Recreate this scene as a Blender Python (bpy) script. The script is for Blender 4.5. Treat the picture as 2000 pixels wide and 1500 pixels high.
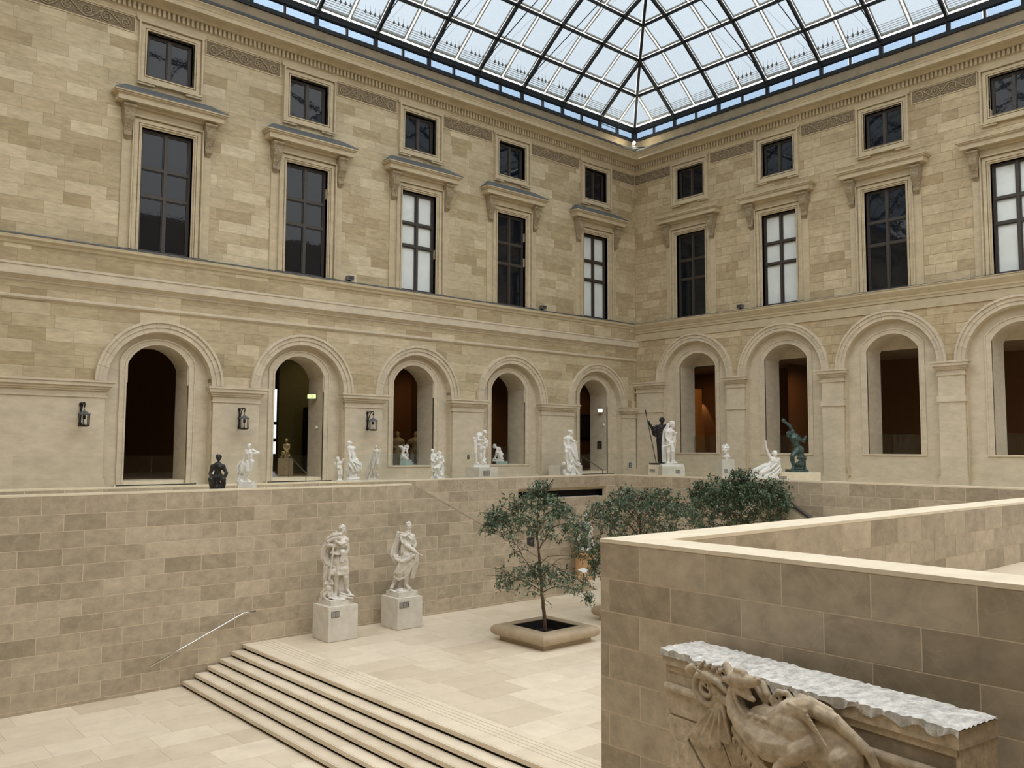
import bpy, bmesh, math, random
from mathutils import Vector, Matrix
R = math.radians
rng = random.Random(7)
scene = bpy.context.scene
COL = scene.collection
for o in list(bpy.data.objects):
    bpy.data.objects.remove(o)

# ------------------------------------------------------------------ camera
TH = math.atan2(1922, 1681); PITCH = R(4.25); ROLL = R(0.22); FPX = 1681.0
CAM = Vector((-35.837, -30.717, 5.70))
fh = Vector((math.cos(TH), math.sin(TH), 0)); up0 = Vector((0, 0, 1)); r0 = fh.cross(up0)
fw = fh * math.cos(PITCH) + up0 * math.sin(PITCH); u0 = r0.cross(fw)
rr = r0 * math.cos(ROLL) + u0 * math.sin(ROLL); uu = u0 * math.cos(ROLL) - r0 * math.sin(ROLL)
cam_data = bpy.data.cameras.new('camera'); cam = bpy.data.objects.new('camera', cam_data); COL.objects.link(cam)
m = Matrix((rr, uu, -fw)).transposed().to_4x4(); m.translation = CAM
cam.matrix_world = m
cam_data.sensor_fit = 'HORIZONTAL'; cam_data.sensor_width = 36; cam_data.lens = 36 * FPX / 2000
cam_data.clip_end = 500
scene.camera = cam

# ------------------------------------------------------------------ sky: overcast, brighter towards the zenith
world = bpy.data.worlds.new('World'); scene.world = world; world.use_nodes = True
nt = world.node_tree; nt.nodes.clear()
wo = nt.nodes.new('ShaderNodeOutputWorld'); bg = nt.nodes.new('ShaderNodeBackground')
tc = nt.nodes.new('ShaderNodeTexCoord'); sp = nt.nodes.new('ShaderNodeSeparateXYZ')
ma = nt.nodes.new('ShaderNodeMath'); ma.operation = 'MULTIPLY_ADD'; ma.inputs[1].default_value = 0.667; ma.inputs[2].default_value = 0.333; ma.use_clamp = True
nz = nt.nodes.new('ShaderNodeTexNoise'); nz.inputs['Scale'].default_value = 2.2; nz.inputs['Detail'].default_value = 4
mr = nt.nodes.new('ShaderNodeMapRange'); mr.inputs['From Min'].default_value = .3; mr.inputs['From Max'].default_value = .7; mr.inputs['To Min'].default_value = .9; mr.inputs['To Max'].default_value = 1.08
mu = nt.nodes.new('ShaderNodeMath'); mu.operation = 'MULTIPLY'
m2 = nt.nodes.new('ShaderNodeMath'); m2.operation = 'MULTIPLY'; m2.inputs[1].default_value = 3.2
nt.links.new(tc.outputs['Generated'], sp.inputs[0]); nt.links.new(tc.outputs['Generated'], nz.inputs['Vector'])
nt.links.new(sp.outputs['Z'], ma.inputs[0]); nt.links.new(ma.outputs[0], mu.inputs[0]); nt.links.new(nz.outputs['Fac'], mr.inputs[0])
nt.links.new(mr.outputs[0], mu.inputs[1]); nt.links.new(mu.outputs[0], m2.inputs[0]); nt.links.new(m2.outputs[0], bg.inputs['Strength'])
bg.inputs['Color'].default_value = (.955, .975, 1.0, 1)
nt.links.new(bg.outputs[0], wo.inputs[0])

vs = scene.view_settings
vs.view_transform = 'Standard'; vs.look = 'None'; vs.gamma = 1.0; vs.exposure = 0.12; vs.use_curve_mapping = False

# ------------------------------------------------------------------ materials
def new_mat(name):
    m = bpy.data.materials.new(name); m.use_nodes = True
    n = m.node_tree; b = n.nodes['Principled BSDF']
    return m, n, b
def L(n, a, b): n.links.new(a, b)
def stone(name, ca, cb, rough=.75, scale=3., streak=(1, 1, 1), amt=.22, bump=.15, stain=0., spec=.3, vein=0.):
    """ca..cb mixed by the per-stone attribute 'var'; grain from noise"""
    m, n, b = new_mat(name)
    at = n.nodes.new('ShaderNodeAttribute'); at.attribute_name = 'var'
    tcn = n.nodes.new('ShaderNodeTexCoord')
    off = n.nodes.new('ShaderNodeVectorMath'); off.operation = 'MULTIPLY_ADD'
    off.inputs[1].default_value = (37, 53, 29)
    cmb = n.nodes.new('ShaderNodeCombineXYZ')
    for k in range(3): L(n, at.outputs['Fac'], cmb.inputs[k])
    L(n, cmb.outputs[0], off.inputs[0]); L(n, tcn.outputs['Object'], off.inputs[2])
    mp = n.nodes.new('ShaderNodeMapping'); mp.inputs['Scale'].default_value = streak
    L(n, off.outputs[0], mp.inputs[0])
    nz = n.nodes.new('ShaderNodeTexNoise'); nz.inputs['Scale'].default_value = scale; nz.inputs['Detail'].default_value = 6; nz.inputs['Roughness'].default_value = .62
    L(n, mp.outputs[0], nz.inputs['Vector'])
    mx = n.nodes.new('ShaderNodeMix'); mx.data_type = 'RGBA'
    mx.inputs['A'].default_value = (*ca, 1); mx.inputs['B'].default_value = (*cb, 1); L(n, at.outputs['Fac'], mx.inputs['Factor'])
    mr = n.nodes.new('ShaderNodeMapRange'); mr.inputs['From Min'].default_value = .3; mr.inputs['From Max'].default_value = .7
    mr.inputs['To Min'].default_value = 1 - amt; mr.inputs['To Max'].default_value = 1 + amt * .7
    L(n, nz.outputs['Fac'], mr.inputs[0])
    ml = n.nodes.new('ShaderNodeMix'); ml.data_type = 'RGBA'; ml.blend_type = 'MULTIPLY'; ml.inputs['Factor'].default_value = 1
    L(n, mx.outputs['Result'], ml.inputs['A']); L(n, mr.outputs[0], ml.inputs['B'])
    last = ml.outputs['Result']
    if stain:
        n2 = n.nodes.new('ShaderNodeTexNoise'); n2.inputs['Scale'].default_value = .55; n2.inputs['Detail'].default_value = 5
        L(n, tcn.outputs['Object'], n2.inputs['Vector'])
        r2 = n.nodes.new('ShaderNodeMapRange'); r2.inputs['From Min'].default_value = .45; r2.inputs['From Max'].default_value = .7; r2.inputs['To Max'].default_value = stain
        L(n, n2.outputs['Fac'], r2.inputs[0])
        m3 = n.nodes.new('ShaderNodeMix'); m3.data_type = 'RGBA'; m3.inputs['B'].default_value = (ca[0] * .62, ca[1] * .62, ca[2] * .64, 1)
        L(n, r2.outputs[0], m3.inputs['Factor']); L(n, last, m3.inputs['A']); last = m3.outputs['Result']
    if vein:
        n3 = n.nodes.new('ShaderNodeTexNoise'); n3.inputs['Scale'].default_value = 1.1; n3.inputs['Detail'].default_value = 7; n3.inputs['Distortion'].default_value = 1.2
        L(n, off.outputs[0], n3.inputs['Vector'])
        r3 = n.nodes.new('ShaderNodeValToRGB'); e = r3.color_ramp.elements
        e[0].position = .485; e[0].color = (0, 0, 0, 1); e[1].position = .515; e[1].color = (0, 0, 0, 1)
        k = e.new(.5); k.color = (1, 1, 1, 1)
        L(n, n3.outputs['Fac'], r3.inputs[0])
        mlv = n.nodes.new('ShaderNodeMath'); mlv.operation = 'MULTIPLY'; mlv.inputs[1].default_value = vein; L(n, r3.outputs[0], mlv.inputs[0])
        m4 = n.nodes.new('ShaderNodeMix'); m4.data_type = 'RGBA'; m4.inputs['B'].default_value = (min(1, cb[0] * 1.6), min(1, cb[1] * 1.6), min(1, cb[2] * 1.6), 1)
        L(n, mlv.outputs[0], m4.inputs['Factor']); L(n, last, m4.inputs['A']); last = m4.outputs['Result']
    L(n, last, b.inputs['Base Color'])
    b.inputs['Roughness'].default_value = rough; b.inputs['Specular IOR Level'].default_value = spec
    if bump:
        bp = n.nodes.new('ShaderNodeBump'); bp.inputs['Strength'].default_value = bump; bp.inputs['Distance'].default_value = .02
        L(n, nz.outputs['Fac'], bp.inputs['Height']); L(n, bp.outputs[0], b.inputs['Normal'])
    return m
def plain(name, c, rough=.5, metal=0., spec=.5, noise=.12, scale=8., emit=None, es=1., bump=0.):
    m, n, b = new_mat(name)
    nz = n.nodes.new('ShaderNodeTexNoise'); nz.inputs['Scale'].default_value = scale; nz.inputs['Detail'].default_value = 4
    tcn = n.nodes.new('ShaderNodeTexCoord'); L(n, tcn.outputs['Object'], nz.inputs['Vector'])
    mr = n.nodes.new('ShaderNodeMapRange'); mr.inputs['From Min'].default_value = .3; mr.inputs['From Max'].default_value = .7
    mr.inputs['To Min'].default_value = 1 - noise; mr.inputs['To Max'].default_value = 1 + noise
    ml = n.nodes.new('ShaderNodeMix'); ml.data_type = 'RGBA'; ml.blend_type = 'MULTIPLY'; ml.inputs['Factor'].default_value = 1
    ml.inputs['A'].default_value = (*c, 1); L(n, nz.outputs['Fac'], mr.inputs[0]); L(n, mr.outputs[0], ml.inputs['B'])
    L(n, ml.outputs['Result'], b.inputs['Base Color'])
    b.inputs['Roughness'].default_value = rough; b.inputs['Metallic'].default_value = metal; b.inputs['Specular IOR Level'].default_value = spec
    if bump:
        bp = n.nodes.new('ShaderNodeBump'); bp.inputs['Strength'].default_value = bump; bp.inputs['Distance'].default_value = .01
        L(n, nz.outputs['Fac'], bp.inputs['Height']); L(n, bp.outputs[0], b.inputs['Normal'])
    if emit:
        b.inputs['Emission Color'].default_value = (*emit, 1); b.inputs['Emission Strength'].default_value = es
    return m
def thin_glass(name, tint, refl=.08, rough=.02):
    m, n, b = new_mat(name); n.nodes.remove(b)
    out = n.nodes['Material Output']
    t = n.nodes.new('ShaderNodeBsdfTransparent'); t.inputs[0].default_value = (*tint, 1)
    g = n.nodes.new('ShaderNodeBsdfGlossy'); g.inputs['Roughness'].default_value = rough
    f = n.nodes.new('ShaderNodeLayerWeight'); f.inputs[0].default_value = .5
    pw = n.nodes.new('ShaderNodeMath'); pw.operation = 'POWER'; pw.inputs[1].default_value = 4.5; L(n, f.outputs['Facing'], pw.inputs[0])
    mlm = n.nodes.new('ShaderNodeMath'); mlm.operation = 'MULTIPLY_ADD'; mlm.inputs[1].default_value = .8; mlm.inputs[2].default_value = refl * .5
    mlm.use_clamp = True
    nzn = n.nodes.new('ShaderNodeTexNoise'); nzn.inputs['Scale'].default_value = 2.5
    tcn = n.nodes.new('ShaderNodeTexCoord'); L(n, tcn.outputs['Object'], nzn.inputs['Vector'])
    bp = n.nodes.new('ShaderNodeBump'); bp.inputs['Strength'].default_value = .03; L(n, nzn.outputs['Fac'], bp.inputs['Height']); L(n, bp.outputs[0], g.inputs['Normal'])
    mx = n.nodes.new('ShaderNodeMixShader'); L(n, pw.outputs[0], mlm.inputs[0]); L(n, mlm.outputs[0], mx.inputs[0])
    L(n, t.outputs[0], mx.inputs[1]); L(n, g.outputs[0], mx.inputs[2]); L(n, mx.outputs[0], out.inputs[0])
    return m
def roof_glass(name):
    """clear glass with a fine horizontal louvre screen printed on it"""
    m, n, b = new_mat(name); n.nodes.remove(b); out = n.nodes['Material Output']
    uv = n.nodes.new('ShaderNodeUVMap'); uv.uv_map = 'UVMap'
    s = n.nodes.new('ShaderNodeSeparateXYZ'); L(n, uv.outputs[0], s.inputs[0])
    a = n.nodes.new('ShaderNodeMath'); a.operation = 'MULTIPLY'; a.inputs[1].default_value = 1 / .062; L(n, s.outputs['Y'], a.inputs[0])
    fr = n.nodes.new('ShaderNodeMath'); fr.operation = 'FRACT'; L(n, a.outputs[0], fr.inputs[0])
    lt = n.nodes.new('ShaderNodeMath'); lt.operation = 'LESS_THAN'; lt.inputs[1].default_value = .30; L(n, fr.outputs[0], lt.inputs[0])
    t = n.nodes.new('ShaderNodeBsdfTransparent'); t.inputs[0].default_value = (.335, .385, .42, 1)
    d = n.nodes.new('ShaderNodeBsdfTranslucent'); d.inputs[0].default_value = (.33, .35, .36, 1)
    nzn = n.nodes.new('ShaderNodeTexNoise'); nzn.inputs['Scale'].default_value = 1.3; nzn.inputs['Detail'].default_value = 3
    tcn = n.nodes.new('ShaderNodeTexCoord'); L(n, tcn.outputs['Object'], nzn.inputs['Vector'])
    r_ = n.nodes.new('ShaderNodeMapRange'); r_.inputs['From Min'].default_value = .35; r_.inputs['From Max'].default_value = .65; r_.inputs['To Min'].default_value = 0; r_.inputs['To Max'].default_value = .12
    L(n, nzn.outputs['Fac'], r_.inputs[0])
    mx_ = n.nodes.new('ShaderNodeMath'); mx_.operation = 'MAXIMUM'; L(n, lt.outputs[0], mx_.inputs[0]); L(n, r_.outputs[0], mx_.inputs[1])
    mx = n.nodes.new('ShaderNodeMixShader'); L(n, mx_.outputs[0], mx.inputs[0]); L(n, t.outputs[0], mx.inputs[1]); L(n, d.outputs[0], mx.inputs[2])
    L(n, mx.outputs[0], out.inputs[0])
    return m

M = {}
M['ashlar'] = stone('ashlar_facade', (.41, .325, .19), (.645, .55, .375), .8, 2.6, (1, 1, 3.2), .2, .12, .22)
M['ashlar_b'] = stone('ashlar_facade_right', (.42, .325, .19), (.61, .505, .33), .8, 3., (1, 1, 2), .22, .15, .2)
M['trim'] = stone('trim_stone', (.52, .435, .29), (.60, .51, .35), .8, 2.2, (1, 1, 2), .16, .1, .2)
M['pale_trim'] = stone('pale_arcade_stone', (.575, .50, .375), (.66, .575, .435), .8, 2.2, (1, 1, 2), .14, .1, .15)
M['carved'] = stone('carved_frieze', (.30, .24, .155), (.42, .345, .23), .85, 8, (1, 1, 1), .3, .3)
M['frieze_ground'] = stone('frieze_ground', (.22, .175, .11), (.27, .215, .14), .9, 9, (1, 1, 1), .3, .2)
M['mortar_dark'] = plain('mortar_dark', (.27, .21, .135), .9, noise=.2)
M['mortar_light'] = plain('mortar_light', (.62, .52, .37), .9, noise=.1)
M['retain'] = stone('retaining_stone', (.35, .288, .20), (.535, .448, .325), .62, 3.4, (1, 1, 1.3), .22, .05, 0, .35, vein=.10)
M['joint'] = plain('pale_joint', (.68, .57, .42), .8, noise=.06)
M['coping'] = stone('coping_stone', (.74, .64, .47), (.80, .71, .54), .45, 2.2, (1, 1, 1), .12, .03, 0, .4)
M['floor'] = stone('court_paving', (.63, .53, .39), (.80, .70, .54), .34, 1.7, (1, 1, 1), .1, .02, 0, .5)
M['floor_joint'] = plain('paving_joint', (.60, .50, .37), .6, noise=.05)
M['step'] = stone('step_stone', (.66, .56, .41), (.80, .70, .54), .4, 2, (1, 1, 1), .12, .02, 0, .5)
M['step_shade'] = plain('painted_shade', (.02, .017, .013), .9)  # near-black colour standing in for shade under the treads
M['groove'] = plain('groove_strip', (.42, .34, .24), .7)
M['marble'] = stone('white_marble', (.80, .78, .73), (.84, .82, .775), .42, 5, (1, 1, 1), .1, .05, 0, .5)
M['marble_warm'] = stone('weathered_marble', (.66, .62, .54), (.74, .70, .62), .55, 6, (1, 1, 1), .22, .1, .0, .4)
M['pedestal'] = stone('pedestal_stone', (.66, .62, .535), (.71, .67, .585), .6, 3, (1, 1, 1), .12, .04, 0, .3)
M['bronze'] = plain('black_bronze', (.022, .021, .022), .42, .4, .5, .25)
M['verdigris'] = plain('green_bronze', (.055, .095, .085), .45, .35, .5, .5, 9)
M['gilt'] = plain('ochre_marble', (.55, .44, .25), .5, 0, .4, .15)
M['green_plinth'] = plain('pale_green_plinth', (.33, .42, .38), .6)
M['steel'] = plain('roof_steel', (.018, .021, .024), .5, .3, .4, .1)
M['alu'] = plain('aluminium_bar', (.50, .52, .50), .45, .3, .5, .06)
M['band'] = plain('brown_band', (.33, .265, .17), .8, noise=.14, scale=2)
M['gutter'] = plain('lead_gutter', (.055, .06, .06), .6)
M['lead'] = plain('lead_flashing', (.10, .115, .12), .55, noise=.2)
M['frame'] = plain('window_frame', (.045, .036, .028), .5)
M['darkpane'] = plain('dark_pane', (.008, .010, .014), .03, 0, .42, .1, 1.2, bump=.35)
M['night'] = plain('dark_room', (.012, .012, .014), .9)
M['blind'] = plain('white_blind', (.84, .86, .85), .7, noise=.05, scale=1.5)
M['glass'] = thin_glass('clear_glass', (.975, .985, .98), .03)
M['glass_green'] = thin_glass('greenish_glass', (.90, .94, .91), .06)
M['roofglass'] = roof_glass('roof_glass')
M['clere'] = thin_glass('clerestory_glass', (.50, .58, .66), .04)
M['room_brown'] = plain('brown_gallery_wall', (.155, .07, .024), .9, noise=.08)
M['room_olive'] = plain('olive_gallery_wall', (.12, .10, .035), .9, noise=.08)
M['room_amber'] = plain('amber_gallery_wall', (.27, .125, .03), .8, noise=.08)
M['room_floor'] = plain('gallery_floor', (.30, .21, .11), .4)
M['room_ceiling'] = plain('gallery_ceiling', (.34, .24, .14), .9)
M['iron'] = plain('black_iron', (.014, .012, .011), .5, .5)
M['chrome'] = plain('brushed_steel', (.62, .62, .60), .25, 1.0, .5, .05)
M['dark_rail'] = plain('dark_handrail', (.12, .10, .085), .4, .5)
M['plaque'] = plain('grey_plaque', (.34, .325, .29), .5, .2, .5, .06)
M['plaque_rim'] = plain('plaque_rim', (.10, .095, .085), .5)
M['white_panel'] = plain('white_panel', (.82, .82, .8), .5, noise=.03)
M['dark_sign'] = plain('slate_sign', (.032, .03, .03), .5)
M['exit_lit'] = plain('lit_exit_sign', (.6, .75, .35), .5, emit=(.62, .85, .33), es=1.1)
M['exit_white'] = plain('lit_white_sign', (.9, .9, .7), .5, emit=(1, .97, .72), es=1.3)
M['exit_mark'] = plain('exit_mark', (.10, .25, .06), .5)
M['bulb'] = plain('lit_bulb', (1, .95, .8), .3, emit=(1, .93, .75), es=14)
M['bulb_off'] = plain('frosted_tube', (.75, .74, .7), .3)
M['lampgrey'] = plain('grey_lamp', (.16, .155, .15), .45, .3)
M['bark'] = plain('bark', (.135, .095, .065), .9, 0, .2, .35, 14, bump=.4)
M['soil'] = plain('dark_soil', (.014, .011, .009), .95, noise=.5, scale=25, bump=.5)
M['planter'] = stone('planter_stone', (.385, .30, .195), (.46, .365, .245), .45, 2.5, (1, 1, 1), .16, .04, 0, .4)
M['mantel'] = stone('mantel_stone', (.52, .425, .30), (.63, .535, .395), .85, 9, (1, 1, 1), .34, .6, .4)
M['mantel_top'] = stone('rough_top', (.56, .545, .50), (.66, .645, .60), .9, 14, (1, .6, 1), .42, .5)
M['terracotta'] = plain('orange_plinth', (.50, .30, .14), .7)
def leaf_mat():
    m, n, b = new_mat('leaf')
    at = n.nodes.new('ShaderNodeAttribute'); at.attribute_name = 'var'
    cr = n.nodes.new('ShaderNodeValToRGB'); e = cr.color_ramp.elements
    e[0].color = (.032, .06, .034, 1); e[1].color = (.21, .25, .09, 1); k = e.new(.62); k.color = (.085, .135, .07, 1)
    k = e.new(.9); k.color = (.12, .18, .10, 1)
    L(n, at.outputs['Fac'], cr.inputs[0]); L(n, cr.outputs[0], b.inputs['Base Color'])
    b.inputs['Roughness'].default_value = .33; b.inputs['Specular IOR Level'].default_value = .6
    return m
M['leaf'] = leaf_mat()

# ------------------------------------------------------------------ mesh helpers
class MB:
    def __init__(s): s.v = []; s.f = []; s.var = []; s.mi = []; s.uv = None
    def add(s, vs, fs, var=None, mi=0):
        o = len(s.v); s.v += [tuple(p) for p in vs]
        for f in fs: s.f.append(tuple(i + o for i in f)); s.var.append(var if var is not None else 0.5); s.mi.append(mi)
        return s
    def box(s, x0, x1, y0, y1, z0, z1, var=None, mi=0):
        return s.add([(x0, y0, z0), (x1, y0, z0), (x1, y1, z0), (x0, y1, z0), (x0, y0, z1), (x1, y0, z1), (x1, y1, z1), (x0, y1, z1)],
              [(0, 3, 2, 1), (4, 5, 6, 7), (0, 1, 5, 4), (1, 2, 6, 5), (2, 3, 7, 6), (3, 0, 4, 7)], var, mi)
    def prism(s, poly, fn, w0, w1, var=None, mi=0, back=True):
        """poly: list of (a,b); fn(a,b,w)->xyz"""
        n = len(poly); vs = [fn(a, b, w1) for a, b in poly] + [fn(a, b, w0) for a, b in poly]
        fs = [tuple(range(n))] + ([tuple(range(2 * n - 1, n - 1, -1))] if back else []) + [(i, n + i, n + (i + 1) % n, (i + 1) % n) for i in range(n)]
        return s.add(vs, fs, var, mi)
    def tube(s, pts, rad, seg=8, var=None, mi=0, cap=True):
        pts = [Vector(p) for p in pts]; n = len(pts)
        if not isinstance(rad, (list, tuple)): rad = [rad] * n
        vs = []; ref = None
        for i in range(n):
            t = (pts[min(i + 1, n - 1)] - pts[max(i - 1, 0)])
            t = t.normalized() if t.length > 1e-9 else Vector((0, 0, 1))
            if ref is None:
                ref = Vector((0, 0, 1)) if abs(t.z) < .9 else Vector((1, 0, 0))
                ref = (ref - t * ref.dot(t)).normalized()
            else:
                ref = (ref - t * ref.dot(t)); ref = ref.normalized() if ref.length > 1e-6 else t.orthogonal().normalized()
            b = t.cross(ref)
            for k in range(seg):
                a = 2 * math.pi * k / seg
                vs.append(pts[i] + (ref * math.cos(a) + b * math.sin(a)) * rad[i])
        fs = [(i * seg + k, i * seg + (k + 1) % seg, (i + 1) * seg + (k + 1) % seg, (i + 1) * seg + k) for i in range(n - 1) for k in range(seg)]
        if cap: fs += [tuple(range(seg))[::-1], tuple((n - 1) * seg + k for k in range(seg))]
        return s.add(vs, fs, var, mi)
    def lathe(s, prof, cx, cy, seg=16, var=None, mi=0):
        """prof: list of (r,z)"""
        n = len(prof)
        vs = [(cx + r * math.cos(2 * math.pi * k / seg), cy + r * math.sin(2 * math.pi * k / seg), z) for r, z in prof for k in range(seg)]
        fs = [(i * seg + k, i * seg + (k + 1) % seg, (i + 1) * seg + (k + 1) % seg, (i + 1) * seg + k) for i in range(n - 1) for k in range(seg)]
        fs += [tuple(range(seg))[::-1], tuple((n - 1) * seg + k for k in range(seg))]
        return s.add(vs, fs, var, mi)
    def ball(s, c, r, seg=10, rings=7, rot=None, var=None, mi=0):
        c = Vector(c)
        if not isinstance(r, (list, tuple)): r = (r, r, r)
        vs = []
        def P(x, y, z):
            p = Vector((x * r[0], y * r[1], z * r[2]))
            return c + (rot @ p if rot else p)
        vs.append(P(0, 0, 1))
        for i in range(1, rings):
            a = math.pi * i / rings
            for k in range(seg):
                b = 2 * math.pi * k / seg; vs.append(P(math.sin(a) * math.cos(b), math.sin(a) * math.sin(b), math.cos(a)))
        vs.append(P(0, 0, -1)); e = len(vs) - 1
        fs = [(0, 1 + k, 1 + (k + 1) % seg) for k in range(seg)]
        for i in range(rings - 2):
            fs += [(1 + i * seg + k, 1 + (i + 1) * seg + k, 1 + (i + 1) * seg + (k + 1) % seg, 1 + i * seg + (k + 1) % seg) for k in range(seg)]
        q = 1 + (rings - 2) * seg
        fs += [(e, q + (k + 1) % seg, q + k) for k in range(seg)]
        return s.add(vs, fs, var, mi)
    def caps(s, p0, r0_, p1, r1_, seg=10):
        """tapered capsule"""
        p0 = Vector(p0); p1 = Vector(p1); d = p1 - p0
        if d.length < 1e-6: return s.ball(p0, r0_)
        t = d.normalized(); pts = []; rad = []
        for a in (-85, -50, -20): pts.append(p0 + t * r0_ * math.sin(R(a))); rad.append(max(1e-4, r0_ * math.cos(R(a))))
        for a in (20, 50, 85): pts.append(p1 + t * r1_ * math.sin(R(a))); rad.append(max(1e-4, r1_ * math.cos(R(a))))
        return s.tube(pts, rad, seg)
    def sweep(s, prof, path, var=None, mi=0):
        """prof: closed list of (w,z); path: list of ((x,y),(nx,ny)) stations with outward miter vector"""
        n = len(prof); vs = []
        for (x, y), (nx, ny) in path:
            vs += [(x + nx * w, y + ny * w, z) for w, z in prof]
        fs = []
        for i in range(len(path) - 1):
            fs += [(i * n + k, i * n + (k + 1) % n, (i + 1) * n + (k + 1) % n, (i + 1) * n + k) for k in range(n)]
        fs += [tuple(range(n))[::-1], tuple((len(path) - 1) * n + k for k in range(n))]
        return s.add(vs, fs, var, mi)
    def mesh(s, name, mats, smooth=False, fix=True):
        me = bpy.data.meshes.new(name); me.from_pydata(s.v, [], s.f)
        for mt in (mats if isinstance(mats, (list, tuple)) else [mats]): me.materials.append(mt)
        if any(s.mi): me.polygons.foreach_set('material_index', s.mi)
        a = me.attributes.new('var', 'FLOAT', 'FACE'); a.data.foreach_set('value', s.var)
        if fix:
            b = bmesh.new(); b.from_mesh(me); bmesh.ops.recalc_face_normals(b, faces=b.faces); b.to_mesh(me); b.free()
        if smooth: me.polygons.foreach_set('use_smooth', [True] * len(me.polygons))
        return me
    def build(s, name, mats, parent=None, smooth=False, fix=True):
        o = bpy.data.objects.new(name, s.mesh(name, mats, smooth, fix)); COL.objects.link(o)
        if parent: o.parent = parent
        return o

def tag(o, label=None, cat=None, group=None, kind=None):
    if label: o['label'] = label
    if cat: o['category'] = cat
    if group: o['group'] = group
    if kind: o['kind'] = kind
    return o
def empty(name, loc=(0, 0, 0), rz=0, label=None, cat=None, group=None, kind=None, parent=None):
    o = bpy.data.objects.new(name, None); COL.objects.link(o); o.location = loc; o.rotation_euler = (0, 0, rz); o.empty_display_size = .2
    if parent: o.parent = parent
    return tag(o, label, cat, group, kind)

def clip(poly, a, b, c):
    """keep a*x+b*y<=c"""
    out = []
    for i in range(len(poly)):
        p = poly[i]; q = poly[(i + 1) % len(poly)]
        dp = a * p[0] + b * p[1] - c; dq = a * q[0] + b * q[1] - c
        if dp <= 0: out.append(p)
        if (dp < 0 < dq) or (dq < 0 < dp):
            t = dp / (dp - dq); out.append((p[0] + (q[0] - p[0]) * t, p[1] + (q[1] - p[1]) * t))
    return out
def area(p): return abs(sum(p[i][0] * p[(i + 1) % len(p)][1] - p[(i + 1) % len(p)][0] * p[i][1] for i in range(len(p)))) / 2
def shrink(p, g):
    us = [q[0] for q in p]; zs = [q[1] for q in p]
    cu = (min(us) + max(us)) / 2; cz = (min(zs) + max(zs)) / 2
    wu = max(us) - min(us); wz = max(zs) - min(zs)
    ku = max(.2, 1 - 2 * g / wu); kz = max(.2, 1 - 2 * g / wz)
    return [(cu + (a - cu) * ku, cz + (b - cz) * kz) for a, b in p]
def sub_rect(cell, r):
    """axis rect cell minus rect r -> rects"""
    a0, a1, b0, b1 = cell; c0, c1, d0, d1 = r
    if c0 >= a1 or c1 <= a0 or d0 >= b1 or d1 <= b0: return [cell]
    out = []
    if c0 > a0: out.append((a0, c0, b0, b1))
    if c1 < a1: out.append((c1, a1, b0, b1))
    x0 = max(a0, c0); x1 = min(a1, c1)
    if d0 > b0: out.append((x0, x1, b0, d0))
    if d1 < b1: out.append((x0, x1, d1, b1))
    return out
def sub_arch(cell, arch):
    cu, Rr, zs = arch; a0, a1, b0, b1 = cell
    if a1 <= cu - Rr or a0 >= cu + Rr or b0 >= zs + Rr: return [[(a0, b0), (a1, b0), (a1, b1), (a0, b1)]]
    def h(u):
        d = abs(u - cu)
        return -1e9 if d >= Rr - 1e-9 else zs + math.sqrt(Rr * Rr - d * d)
    us = sorted(set([a0, a1] + [x for x in (cu - Rr, cu + Rr) if a0 < x < a1] + [a0 + (a1 - a0) * i / 16 for i in range(17)] +
        [x for z in (b0, b1) if zs < z < zs + Rr for x in (cu - math.sqrt(Rr * Rr - (z - zs) ** 2), cu + math.sqrt(Rr * Rr - (z - zs) ** 2)) if a0 < x < a1]))
    out = []; run = []
    def flush():
        if len(run) > 1:
            low = [(u, max(b0, h(u) if abs(u - cu) < Rr - 1e-6 else b0)) for u in run]
            out.append(low + [(run[-1], b1), (run[0], b1)])
    for u in us:
        hh = h(u)
        if hh <= b1 + 1e-6: run.append(u)
        else:
            flush(); run = []
    flush()
    res = []
    for p in out:
        q = []
        for a in p:
            if not q or (abs(a[0] - q[-1][0]) + abs(a[1] - q[-1][1])) > 1e-6: q.append(a)
        if len(q) > 2 and area(q) > .004: res.append(q)
    return res
def project(p):
    v = Vector(p) - CAM; z = v.dot(fw)
    if z < .1: return None
    return 1000 + FPX * v.dot(rr) / z, 750 - FPX * v.dot(uu) / z, z
def lay_rows(u0, u1, zs, mean, seed, jitter=.35, bond=False, joint=None):
    rg = random.Random(seed); cells = []
    for i in range(len(zs) - 1):
        u = u0 - (mean * (.5 if i % 2 else 0) if bond else rg.random() * mean)
        if joint is not None:      # the top course has a joint at this place, the courses below break bond
            j_ = joint + (mean * .513 if (len(zs) - 2 - i) % 2 else 0); u = j_ - mean * math.ceil((j_ - u0) / mean)
        while u < u1:
            w = mean if bond else mean * (1 + rg.uniform(-jitter, jitter))
            a, b = max(u, u0), min(u + w, u1)
            if b - a > .03: cells.append((a, b, zs[i], zs[i + 1]))
            u += w
    return cells
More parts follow.
